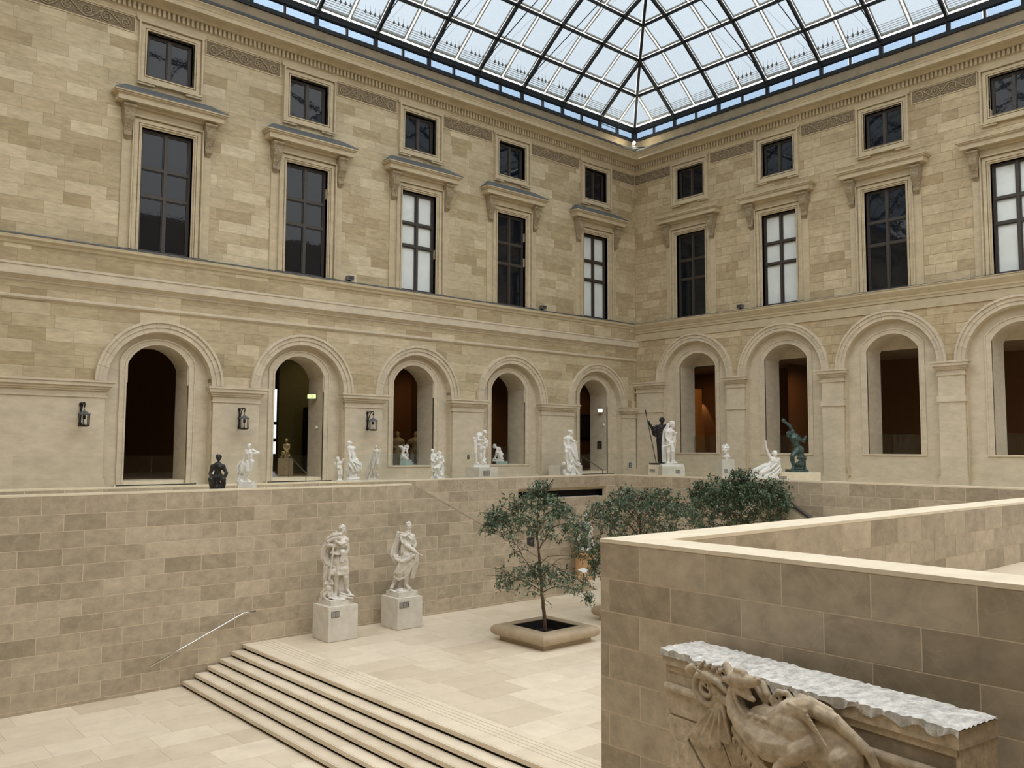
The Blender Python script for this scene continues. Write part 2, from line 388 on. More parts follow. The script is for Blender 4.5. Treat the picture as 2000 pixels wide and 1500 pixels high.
def emit_stones(parent, polys, fn, gap, w0, w1, mat, name, seed, rest='remaining_stones', cap=300):
    """every stone its own part: the ones that show largest; the rest joined"""
    rg = random.Random(seed); items = []
    for p in polys:
        c = (sum(q[0] for q in p) / len(p), sum(q[1] for q in p) / len(p))
        pr = project(fn(c[0], c[1], w1)); ar = area(p)
        inside = pr is not None and 425 < pr[0] < 1575 and -20 < pr[1] < 1520
        sc = (ar / (pr[2] ** 2) if inside else 0)
        v = min(1, max(0, rg.gauss(.48, .2))); q_ = rg.random()
        if q_ < .1: v = rg.uniform(.85, 1)
        elif q_ > .92: v = rg.uniform(0, .12)
        items.append((sc, p, v))
    items.sort(key=lambda t: -t[0])
    k = 0; restmb = MB()
    for sc, p, v in items:
        q = shrink(p, gap)
        if sc > 0 and k < cap:
            MB().prism(q, fn, w0, w1, v, back=False).build(name, mat, parent, fix=True); k += 1
        else: restmb.prism(q, fn, w0, w1, v, back=False)
    if restmb.f:
        o = restmb.build(rest, mat, parent); o['kind'] = 'stuff'
# ================================================================== THE SETTING
PLAT = 4.12; COP = 4.48; YF = -6.44; YR = -3.25; XR = -5.2; XE = -24.95; LOW = -.9
# ---------------- lower court paving
floor = MB().box(XE + .3, XR + .3, -22.6, -3.0, -.3, -.012).build('floor', M['floor_joint']); tag(floor, kind='structure')
flat = lambda a, b, w: (a, b, w)
cells = []
rg = random.Random(11)
y = -3.3
while y > -20:
    x = XE + 1.02 - rg.random() * 1.2; hgt = .92
    while x < XR:
        w = rg.uniform(1.1, 1.75); a, b = max(x, XE + 1.0), min(x + w, XR + .2)
        if b - a > .05: cells.append([(a, y - hgt), (b, y - hgt), (b, y), (a, y)])
        x += w
    y -= hgt
emit_stones(floor, cells, flat, .0025, -.03, 0, M['floor'], 'paving_slab', 5, 'remaining_slabs')
# border course beside the steps with its four grooves
y = -6.44; rg = random.Random(3)
while y > -22.4:
    w = rg.uniform(1.4, 2.0)
    MB().box(XE, XE + .998, y - w + .004, y, -.03, 0, rg.uniform(.4, .95)).build('edge_slab', M['step'], floor); y -= w
for k in range(4):
    MB().box(XE + .42 + k * .13, XE + .435 + k * .13, -22.5, -6.5, -.01, .0015).build('groove', M['groove'], floor)
# ---------------- steps down to the foreground floor
stairs = empty('staircase', (XE - 1, -14, LOW), label='wide flight of six pale stone steps in the left foreground', cat='stairs')
for k in range(6):
    zt = -.15 * k - (0 if k else 0); x1 = XE - .345 * k; 
    if k == 0: continue
    y = -6.44; rg = random.Random(40 + k)
    y += rg.random() * 1.2
    while y > -22.4:
        w = rg.uniform(1.9, 2.9); y0 = max(y - w, -22.55); y1 = min(y, -6.475)
        if y1 - y0 > .05:
            o = MB().box(x1, x1 + .37, y0 + .003, y1, zt - .094, zt, rg.uniform(.25, 1)).build('step', M['step'], stairs); o.location = (-(XE - 1), 14, -LOW)
        y -= w
    o = MB().box(x1 + .06, x1 + .5, -22.55, -6.48, zt - .3, zt - .075).build('painted_shade', M['step_shade'], stairs); o.location = (-(XE - 1), 14, -LOW)  # black filler in the recess paints the shade below the tread
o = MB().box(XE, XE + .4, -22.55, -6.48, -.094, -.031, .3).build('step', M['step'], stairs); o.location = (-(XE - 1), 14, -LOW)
o = MB().box(XE + .06, XE + .5, -22.55, -6.48, -.3, -.075).build('painted_shade', M['step_shade'], stairs); o.location = (-(XE - 1), 14, -LOW)  # same painted shade below the top step
# nosing inlay lines
for k in range(6):
    x1 = XE - .345 * k; zt = -.15 * k
    o = MB().box(x1 + .035, x1 + .043, -22.5, -6.5, zt - .01, zt + .0012).build('nosing_line', M['groove'], stairs); o.location = (-(XE - 1), 14, -LOW)
# lower foreground floor
lowf = MB().box(-40, XE - .3, -36, -6.3, LOW - .3, LOW - .012).build('floor_lower', M['floor_joint']); tag(lowf, kind='structure')
cells = []; rg = random.Random(21); y = -6.44
while y > -26:
    x = XE - 1.72 + rg.random(); 
    while x > -36:
        w = rg.uniform(1.1, 1.7); a, b = x - w, min(x, XE - 1.72)
        if b - a > .05: cells.append([(a, y - .92), (b, y - .92), (b, y), (a, y)])
        x -= w
    y -= .92
emit_stones(lowf, cells, lambda a, b, w: (a, b, LOW + w), .0025, -.03, 0, M['floor'], 'paving_slab', 6, 'remaining_slabs')

# ---------------- retaining walls in pale limestone blocks
ZC = [.055 + .434 * k for k in range(11)]; ZC[-1] = 4.43
def rows_from(zlow): 
    z = list(ZC)
    while z[0] > zlow: z.insert(0, z[0] - .434)
    z[0] = max(z[0], zlow); return z
def block_wall(name, fn, u0, u1, zlow, thick, seed, clips=(), rects=(), mean=1.03, cap=300, mat='retain', joint=None):
    back = MB(); polys = []
    for c in lay_rows(u0, u1, rows_from(zlow), mean, seed, bond=True, joint=joint):
        rs = [c]
        for r in rects: rs = [q for x in rs for q in sub_rect(x, r)]
        for a0, a1, b0, b1 in rs:
            p = [(a0, b0), (a1, b0), (a1, b1), (a0, b1)]
            for cl in clips:
                p = clip(p, *cl)
                if len(p) < 3: break
            if len(p) >= 3 and area(p) > .004: polys.append(p); back.prism(p, fn, -thick, -.003)
    w = back.build(name, M['joint']); tag(w, kind='structure')
    emit_stones(w, polys, fn, .0085, -.02, 0, M[mat], 'wall_block', seed, 'remaining_blocks', cap)
    return w
fnA = lambda y0: (lambda u, z, w: (u, y0 - w, z))       # faces -Y
fnX = lambda x0: (lambda u, z, w: (x0 - w, u, z))       # faces -X
# front stair wall with its sloping top
DX0, DSL = -19.08, -.4935
wf = block_wall('wall_stair_front', fnA(YF), -34.2, -10.05, LOW, .34, 1, clips=[(-DSL, 1, 4.43 - DSL * DX0)], joint=-25.2)
cop = MB().box(-34.2, DX0, YF - .004, YF + .36, 4.43, COP, .6)
cop.prism([(DX0, 4.43), (-10.05, .0), (-9.95, .0), (DX0 + .02, COP)], lambda u, z, w: (u, YF + .36 - w, z), 0, .364, .2, 1)
cop.build('coping', [M['coping'], M['retain']], wf)
# rear wall under the gallery terrace, with the long slot
SLOT = (-11.44, -5.93, 3.5, 3.96)
wr = block_wall('wall_terrace_rear', fnA(YR), -34.2, XR, 0, .5, 2, rects=[SLOT])
MB().box(-34.2, XR - .0, YR - .004, YR + .42, 4.43, COP, .6).build('coping', M['coping'], wr)
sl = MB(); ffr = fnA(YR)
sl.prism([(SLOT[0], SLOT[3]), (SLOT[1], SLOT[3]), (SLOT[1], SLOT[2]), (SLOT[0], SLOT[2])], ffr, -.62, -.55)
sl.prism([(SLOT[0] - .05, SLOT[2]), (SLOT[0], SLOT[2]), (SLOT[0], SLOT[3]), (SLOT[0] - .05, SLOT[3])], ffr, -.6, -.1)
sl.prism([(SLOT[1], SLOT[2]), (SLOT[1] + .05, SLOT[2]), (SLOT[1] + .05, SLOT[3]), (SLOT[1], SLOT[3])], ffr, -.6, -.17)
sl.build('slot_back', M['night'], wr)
# splayed lintel and reveals of the slot
sp_ = MB()
for a, b in (((SLOT[0], SLOT[3]), (SLOT[1], SLOT[3])),):
    sp_.add([ffr(a[0], a[1], 0), ffr(b[0], b[1], 0), ffr(b[0] - .12, 3.82, -.16), ffr(a[0] + .12, 3.82, -.16)], [(0, 1, 2, 3)], .7)
    sp_.add([ffr(a[0] + .12, 3.82, -.16), ffr(b[0] - .12, 3.82, -.16), ffr(b[0], 3.82, -.55), ffr(a[0], 3.82, -.55)], [(0, 1, 2, 3)], .2)
sp_.add([ffr(SLOT[1], SLOT[3], 0), ffr(SLOT[1], SLOT[2], 0), ffr(SLOT[1] - .12, SLOT[2], -.16), ffr(SLOT[1] - .12, 3.82, -.16)], [(0, 1, 2, 3)], .5)
sp_.add([ffr(SLOT[0], SLOT[3], 0), ffr(SLOT[0], SLOT[2], 0), ffr(SLOT[0] + .12, SLOT[2], -.16), ffr(SLOT[0] + .12, 3.82, -.16)], [(0, 1, 2, 3)], .5)
sp_.build('slot_reveal', M['retain'], wr, fix=False)
# right retaining wall
wrr = block_wall('wall_terrace_right', fnX(XR), -24, YR, 0, .5, 3)
MB().box(XR + .004, XR + .42, -24, YR, 4.43, COP, .6).build('coping', M['coping'], wrr)
# curved ramp wall in the far right of the court with its dark handrail
ramp = MB(); ctrl = [(-5.75, -10.4, 4.15), (-5.8, -11.6, 3.95), (-6.0, -12.6, 3.55), (-6.35, -13.6, 3.1), (-7.0, -14.9, 2.6), (-7.9, -16.4, 2.1), (-9.0, -17.8, 1.6)]
pts = []
for i in range(len(ctrl) - 1):
    for t_ in range(6):
        P_ = [Vector(ctrl[max(0, min(len(ctrl) - 1, i + o_))]) for o_ in (-1, 0, 1, 2)]; f = t_ / 6
        pts.append(.5 * ((2 * P_[1]) + (P_[2] - P_[0]) * f + (2 * P_[0] - 5 * P_[1] + 4 * P_[2] - P_[3]) * f * f + (3 * P_[1] - P_[0] - 3 * P_[2] + P_[3]) * f ** 3))
for i in range(len(pts) - 1):
    p_, q_ = pts[i], pts[i + 1]; d = Vector((q_.y - p_.y, -(q_.x - p_.x), 0)).normalized() * -.32
    ramp.add([(p_.x, p_.y, 0), (q_.x, q_.y, 0), (q_.x + d.x, q_.y + d.y, 0), (p_.x + d.x, p_.y + d.y, 0), tuple(p_), tuple(q_), (q_.x + d.x, q_.y + d.y, q_.z), (p_.x + d.x, p_.y + d.y, p_.z)],
             [(0, 1, 5, 4), (3, 7, 6, 2), (4, 5, 6, 7)], .8)
rw = ramp.build('wall_curved_ramp', M['coping']); tag(rw, kind='structure')
MB().tube([p_ + Vector((.1, .1, .2)) for p_ in pts], .09, 8).build('handrail', M['dark_rail'], rw, True)

# gallery terrace floor
tf = MB()
tf.box(-34.2, .0, YR + .42, 1.6, PLAT - .3, PLAT, .6); tf.box(-34.2, DX0 - .35, YF + .36, YR + .42, PLAT - .3, PLAT, .6); tf.box(XR + .42, 1.6, -26, YR + .42, PLAT - .3, PLAT, .6)
tag(tf.build('floor_terrace', M['coping']), kind='structure')
# hidden stair between the two walls
hs = empty('side_staircase', (-15, -4.9, 0), label='enclosed stone stair descending behind the sloping wall', cat='stairs')
for k in range(25):
    x0 = DX0 - .33 + k * .35; o = MB().box(x0, x0 + .36, YF + .345, YR - .01, max(0, 3.95 - .165 * k - .3), 3.95 - .165 * k, .5).build('step', M['step'], hs); o.location = (15, 4.9, 0)

# ---------------- foreground parapet corner
PX, PY, PT = -27.15, -22.62, .66
wp = block_wall('wall_parapet', fnX(PX), -34, PY, LOW, PT, 4, mean=1.03, joint=PY - .68)
cpm = MB(); c0 = 4.43
cpm.add([(PX - .004, PY + .004, c0), (PX - .004, -34, c0), (PX + PT, -34, c0), (PX + PT, PY - PT, c0), (-6.0, PY - PT, c0), (-6.0, PY + .004, c0),
         (PX - .004, PY + .004, COP), (PX - .004, -34, COP), (PX + PT, -34, COP), (PX + PT, PY - PT, COP), (-6.0, PY - PT, COP), (-6.0, PY + .004, COP)],
        [(0, 1, 2, 3), (0, 3, 4, 5), (6, 9, 8, 7), (6, 11, 10, 9), (0, 6, 7, 1), (1, 7, 8, 2), (2, 8, 9, 3), (3, 9, 10, 4), (4, 10, 11, 5), (5, 11, 6, 0)], .6)
cpm.build('coping', M['coping'], wp)
wp2 = MB().box(PX + .02, -6.0, PY - PT + .004, PY - .004, LOW, 4.43).build('wall_parapet_return', M['joint']); tag(wp2, kind='structure')
polys = [[(c[0], c[2]), (c[1], c[2]), (c[1], c[3]), (c[0], c[3])] for c in lay_rows(PX + PT, -6, rows_from(3.1), 1.03, 9, bond=True)]
emit_stones(wp2, polys, lambda u, z, w: (u, PY - PT - w, z), .0055, -.02, 0.0, M['retain'], 'wall_block', 10)
tag(MB().box(PX + PT, -6.0, -36, PY - PT, 2.9, 3.1).build('floor_parapet_well', M['floor']), kind='structure')

# ================================================================== FACADES
A_BAYS = [-25.35, -19.86, -14.43, -9.04, -3.16]; A_ARCH = [-25.3, -19.85, -14.4, -8.95, -3.05]
B_BAYS = [-3.75, -8.86, -13.97, -19.08]; B_ARCH = [-3.85, -8.9, -13.95, -19.0]
fA = lambda u, z, w: (u, -w, z)
fB = lambda u, z, w: (-w, u, z)
ZROWS = [PLAT + .415 * k for k in range(41)]
def facade(name, fn, u0, u1, bays, arches, zs, Rin, mat, mort, seed, gap, mean):
    rects = []
    for c in bays: rects += [(c - .9, c + .9, 12.48, 16.87), (c - .8, c + .8, 18.79, 20.33)]
    polys = []; back = MB()
    for c in lay_rows(u0, u1, ZROWS, mean, seed):
        rs = [c]
        for r in rects: rs = [q for x in rs for q in sub_rect(x, r)]
        for q in rs:
            if q[1] - q[0] < .02 or q[3] - q[2] < .02: continue
            ps = [[(q[0], q[2]), (q[1], q[2]), (q[1], q[3]), (q[0], q[3])]]
            for ac in arches:
                if q[0] < ac + Rin and q[1] > ac - Rin and q[2] < zs + Rin: ps = sub_arch(q, (ac, Rin, zs)); break
            for p in ps: polys.append(p); back.prism(p, fn, -.3, -.016)
    back.prism([(u0, ZROWS[-1]), (u1, ZROWS[-1]), (u1, 22.6), (u0, 22.6)], fn, -.3, 0)
    w = back.build(name, M[mort]); tag(w, kind='structure')
    emit_stones(w, polys, fn, gap, -.03, 0, M[mat], 'ashlar_block', seed)
    return w
wallA = facade('wall_left', fA, -34.2, 0, A_BAYS, A_ARCH, 7.9, 1.8, 'ashlar', 'mortar_dark', 100, .0022, 1.15)
wallB = facade('wall_right', fB, -22.5, 0, B_BAYS, B_ARCH, 9.22, 1.98, 'ashlar_b', 'mortar_light', 200, .0085, .92)

MB().box(.0, .3, .0, .3, PLAT, 22.6).build('corner_fill', M['mortar_dark'], wallA)
# ---- horizontal mouldings (swept with a mitre at the corner)
def both(prof, name, mat, parent, a=True, b=True, aw0=-34.2, bw0=-22.5, var=.5):
    """prof closed (w,z); path runs along wall A to the corner then along wall B"""
    if a and b: path = [((aw0, 0), (0, -1)), ((0, 0), (-1, -1)), ((0, bw0), (-1, 0))]
    elif a: path = [((aw0, 0), (0, -1)), ((0, 0), (0, -1))]
    else: path = [((0, 0), (-1, 0)), ((0, bw0), (-1, 0))]
    return MB().sweep(prof, path, var).build(name, M[mat], parent)
cornice = empty('trim_1', (0, 0, 20.7), kind='structure')
def under(o, e):
    o.parent = e; o.location = -e.location; return o
under(both([(0, 20.74), (.06, 20.74), (.07, 20.80), (.1, 20.84), (.1, 20.90), (.13, 20.93), (.13, 21.22), (0, 21.22)], 'bed_moulding', 'trim', None), cornice)
under(both([(0, 21.2), (.30, 21.2), (.36, 21.24), (.42, 21.32), (.74, 21.34), (.74, 21.30), (.78, 21.30), (.78, 21.45), (.80, 21.46), (.83, 21.52), (.90, 21.60), (.92, 21.60), (.92, 21.655), (0, 21.655)], 'corona', 'trim', None, var=.35), cornice)
under(both([(.55, 21.655), (.95, 21.655), (.95, 21.76), (.90, 21.76), (.55, 21.68)], 'lead_gutter', 'gutter', None), cornice)
dn = MB(); u = -.16
while u > -31.4: dn.box(u - .085, u, -.25, -.12, 20.945, 21.19, .8); u -= .17
u = -.33
while u > -22.4: dn.box(-.25, -.12, u - .085, u, 20.945, 21.19, .8); u -= .17
o = dn.build('dentils', M['trim'], None); under(o, cornice); o['kind'] = 'stuff'
# attic band above the cornice
under(both([(-.02, 21.655), (.03, 21.655), (.03, 22.62), (-.02, 22.62)], 'attic_band', 'band', None), cornice)
# sill belt and the ledges below it
both([(0, 12.13), (.05, 12.16), (.07, 12.24), (.16, 12.30), (.17, 12.41), (0, 12.44)], 'sill_belt', 'trim', wallA, b=False)
both([(0, 12.415), (.19, 12.415), (.19, 12.455), (0, 12.475)], 'lead_flashing', 'lead', wallA, b=False)
both([(0, 10.96), (.04, 10.98), (.04, 11.03), (.09, 11.05), (.09, 11.09), (.14, 11.12), (.24, 11.15), (.24, 11.44), (.27, 11.44), (.27, 11.49), (0, 11.56)], 'ledge', 'pale_trim', wallA, b=False)
both([(0, 10.38), (.03, 10.39), (.09, 10.44), (.09, 10.50), (0, 10.54)], 'string_course', 'pale_trim', wallA, b=False)
both([(0, 11.88), (.09, 11.9), (.10, 12.0), (.14, 12.03), (.14, 12.10), (.18, 12.14), (.30, 12.30), (.30, 12.40), (.33, 12.40), (.33, 12.425), (0, 12.46)], 'sill_belt', 'trim', wallB, a=False, var=.3)
both([(0, 12.425), (.31, 12.425), (.31, 12.45), (0, 12.475)], 'lead_flashing', 'lead', wallB, a=False)
both([(0, 11.50), (.05, 11.50), (.05, 11.88), (0, 11.88)], 'frieze_band', 'trim', wallB, a=False, var=.2)

# ---- windows
def ring(mb, fn, u0, u1, z0, z1, t, w0, w1, var=None, mi=0, sides='lrtb'):
    if 'l' in sides: mb.prism([(u0 - t, z0 - (t if 'b' in sides else 0)), (u0, z0), (u0, z1), (u0 - t, z1 + t)], fn, w0, w1, var, mi)
    if 'r' in sides: mb.prism([(u1, z0), (u1 + t, z0 - (t if 'b' in sides else 0)), (u1 + t, z1 + t), (u1, z1)], fn, w0, w1, var, mi)
    if 't' in sides: mb.prism([(u0, z1), (u1, z1), (u1 + t, z1 + t), (u0 - t, z1 + t)], fn, w0, w1, var, mi)
    if 'b' in sides: mb.prism([(u0 - t, z0 - t), (u1 + t, z0 - t), (u1, z0), (u0, z0)], fn, w0, w1, var, mi)
WN = [0]
def glazing(e, fn, u0, u1, z0, z1, zbars, blind):
    fr = MB(); t = .075
    ring(fr, fn, u0 + t, u1 - t, z0 + t, z1 - t, t, -.26, -.16)
    cu = (u0 + u1) / 2
    fr.prism([(cu - .055, z0), (cu + .055, z0), (cu + .055, z1), (cu - .055, z1)], fn, -.25, -.15)
    for zb in zbars: fr.prism([(u0, zb - .05), (u1, zb - .05), (u1, zb + .05), (u0, zb + .05)], fn, -.255, -.155)
    fr.build('window_frame', M['frame'], e)
    zz = [z0 + t] + list(zbars) + [z1 - t]
    for i in range(len(zz) - 1):
        a = zz[i] + (.05 if i else 0); b = zz[i + 1] - (.05 if i < len(zz) - 2 else 0)
        for (c, d) in ((u0 + t, cu - .055), (cu + .055, u1 - t)):
            pn = MB(); g = .035
            ring(pn, fn, c + g, d - g, a + g, b - g, g, -.25, -.19, mi=1)
            pn.prism([(c + g, a + g), (d - g, a + g), (d - g, b - g), (c + g, b - g)], fn, -.232, -.222)
            o = pn.build('pane', [M['glass'] if blind else M['darkpane'], M['frame']], e)
    if blind:
        bl = MB(); nfold = 1
        bl.prism([(u0, z0), (u1, z0), (u1, z1), (u0, z1)], fn, -.285, -.27); bl.build('blind', M['blind'], e)
    rv = MB()
    for p in ([(u0 - .02, z0), (u0, z0), (u0, z1), (u0 - .02, z1)], [(u1, z0), (u1 + .02, z0), (u1 + .02, z1), (u1, z1)], [(u0, z1), (u1, z1), (u1, z1 + .02), (u0, z1 + .02)], [(u0, z0 - .02), (u1, z0 - .02), (u1, z0), (u0, z0)]):
        rv.prism(p, fn, -.5, -.001, .5)
    rv.build('reveal', M['trim'], e)
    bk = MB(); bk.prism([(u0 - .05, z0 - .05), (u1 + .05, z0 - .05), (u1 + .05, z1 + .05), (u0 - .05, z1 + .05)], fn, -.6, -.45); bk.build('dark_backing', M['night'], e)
def tall_window(c, fn, blind):
    WN[0] += 1; e = empty('window_%d' % WN[0], kind='structure')
    u0, u1, z0, z1 = c - .9, c + .9, 12.48, 16.87
    glazing(e, fn, u0, u1, z0, z1, (14.5, 15.5), blind)
    s = MB(); t = 0
    for wd, w1 in ((.06, .03), (.04, .085), (.035, .02), (.13, .075), (.035, .02), (.045, .16)):
        ring(s, fn, u0 - t, u1 + t, z0 + .02, z1 + t, wd, -.05, w1, .6, sides='lrt'); t += wd
    s.build('surround', M['trim'], e)
    sl_ = MB()
    for k in (-1, 1):
        x0 = c + k * 1.245; x1 = c + k * 1.56
        sl_.prism([(min(x0, x1), z0 + .02), (max(x0, x1), z0 + .02), (max(x0, x1), 17.42), (min(x0, x1), 17.42)], fn, -.02, .05, .35)
    sl_.build('side_strip', M['trim'], e)
    # hood on two consoles
    h = MB(); zh = 17.46
    def slab(hw, w, za, zb, v=.6): h.prism([(c - hw, za), (c + hw, za), (c + hw, zb), (c - hw, zb)], fn, -.02, w, v)
    h.prism([(c - 1.24, 17.18), (c + 1.24, 17.18), (c + 1.24, zh), (c - 1.24, zh)], fn, -.02, .09, .45)
    for hw, w, za, zb in ((1.62, .22, zh, zh + .05), (1.66, .27, zh + .05, zh + .09), (1.84, .46, zh + .09, zh + .27), (1.87, .49, zh + .27, zh + .30), (1.92, .54, zh + .30, zh + .35), (1.97, .59, zh + .35, zh + .40)): slab(hw, w, za, zb)
    ho = h.build('hood', M['trim'], e)
    ld = MB(); zt = zh + .40; LR = .42 if fn is fA else .06
    ld.add([fn(c - 1.98, zt, .60), fn(c + 1.98, zt, .60), fn(c + 1.98, zt, 0), fn(c - 1.98, zt, 0), fn(c - 1.98, zt + .03, .60), fn(c + 1.98, zt + .03, .60), fn(c + 1.5, zt + LR, 0), fn(c - 1.5, zt + LR, 0)],
           [(0, 1, 5, 4), (4, 5, 6, 7), (1, 2, 6, 5), (0, 4, 7, 3), (0, 3, 2, 1)], .5)
    ld.build('lead_roof', M['lead'] if fn is fA else M['trim'], ho)
    for k in (-1, 1):
        q = MB(); x = c + k * 1.42
        prof = [(0, 17.46), (.40, 17.46), (.40, 17.40), (.33, 17.33), (.31, 17.22), (.36, 17.18), (.38, 17.08), (.35, 16.94), (.26, 16.80), (.19, 16.66), (.17, 16.55), (.21, 16.50), (.20, 16.42), (.13, 16.36), (.08, 16.30), (0, 16.30)]
        hw = [.22, .22, .22, .2, .16, .16, .16, .16, .15, .14, .13, .14, .13, .1, .08, .08]
        n = len(prof); vs = [fn(x - hw[i], prof[i][1], prof[i][0]) for i in range(n)] + [fn(x + hw[i], prof[i][1], prof[i][0]) for i in range(n)]
        q.add(vs, [tuple(range(n)), tuple(range(2 * n - 1, n - 1, -1))] + [(i, n + i, n + (i + 1) % n, (i + 1) % n) for i in range(n)], .2)
        rgq = random.Random(4)
        for i in range(26):
            zz = rgq.uniform(16.6, 17.2); dd = .17 + (zz - 16.6) * .33
            q.ball(fn(x + rgq.uniform(-.12, .12), zz, dd), .035, 6, 4, var=rgq.uniform(.4, 1))
        q.build('console', M['carved'], e)
    return e
def small_window(c, fn):
    WN[0] += 1; e = empty('window_%d' % WN[0], kind='structure')
    u0, u1, z0, z1 = c - .8, c + .8, 18.79, 20.33
    glazing(e, fn, u0, u1, z0, z1, (), False)
    s = MB(); t = 0
    for wd, w1 in ((.05, .0), (.04, .07), (.03, .01), (.13, .065), (.03, .02), (.06, .15)):
        ring(s, fn, u0 - t, u1 + t, z0 - t, z1 + t, wd, -.03, w1, .6); t += wd
    # stepped ears along the sill
    for k in (-1, 1):
        x0 = c + k * .55; x1 = c + k * (.8 + t)
        s.prism([(min(x0, x1), z0 - t - .07), (max(x0, x1), z0 - t - .07), (max(x0, x1), z0 - t), (min(x0, x1), z0 - t)], fn, -.02, .11, .6)
    s.prism([(c - 1.2, 20.66), (c + 1.2, 20.66), (c + 1.26, 20.92), (c - 1.26, 20.92)], fn, -.02, .11, .5)
    s.build('surround', M['trim'], e)
    return e
for i, c in enumerate(A_BAYS): tall_window(c, fA, i in (2, 4)); small_window(c, fA)
for i, c in enumerate(B_BAYS): tall_window(c, fB, i in (1, 3)); small_window(c, fB)

# ---- carved frieze panels between the upper windows
def spiral(mb, cx, cz, r, turns, sgn, start, rad, fn, w):
    pts = []
    n = int(14 * turns)
    for k in range(n + 1):
        t = k / n; a = start + sgn * t * turns * 2 * math.pi; q = r * (1 - .82 * t)
        pts.append(fn(cx + q * math.cos(a), cz + q * math.sin(a), w))
    mb.tube(pts, [rad * (1 - .4 * k / n) for k in range(n + 1)], 5, var=.7)
def frieze(u0, u1, fn, parent):
    z0, z1 = 20.17, 20.72; e = MB()
    e.prism([(u0, z0), (u1, z0), (u1, z1), (u0, z1)], fn, -.01, .004, .3)
    p = e.build('frieze_panel', M['frieze_ground'], parent)
    b = MB(); ring(b, fn, u0 + .02, u1 - .02, z0 + .02, z1 - .02, .035, 0, .03, .8); b.build('border', M['trim'], p)
    s = MB(); zc = (z0 + z1) / 2; n = max(2, round((u1 - u0) / .62)); d = (u1 - u0) / n; rq = random.Random(int(abs(u0 * 10)))
    for k in range(n):
        cx = u0 + d * (k + .5); sg = 1 if k % 2 else -1
        spiral(s, cx, zc, .20, 1.6, sg, rq.uniform(0, 6), .026, fn, .02)
        for j in range(7):
            a = j * .9 + k; s.ball(fn(cx + .1 * math.cos(a), zc + .1 * math.sin(a), .02), .03, 6, 4, var=rq.random())
        if k < n - 1:
            pts = [fn(cx + d * t, zc + sg * .2 * math.cos(math.pi * t), .02) for t in [i / 8 for i in range(9)]]
            s.tube(pts, .028, 5, var=.7)
            for j in range(6):
                s.ball(fn(cx + d / 2 + rq.uniform(-.13, .13), zc + rq.uniform(-.2, .2), .02), rq.uniform(.02, .042), 6, 4, var=rq.random())
    s.build('scroll_carving', M['carved'], p, True)
for i in range(len(A_BAYS) - 1): frieze(A_BAYS[i] + 1.26, A_BAYS[i + 1] - 1.26, fA, wallA)
frieze(-31, A_BAYS[0] - 1.26, fA, wallA); frieze(A_BAYS[-1] + 1.26, -.02, fA, wallA)
for i in range(len(B_BAYS) - 1): frieze(B_BAYS[i + 1] + 1.26, B_BAYS[i] - 1.26, fB, wallB)
frieze(B_BAYS[0] + 1.26, -.02, fB, wallB)

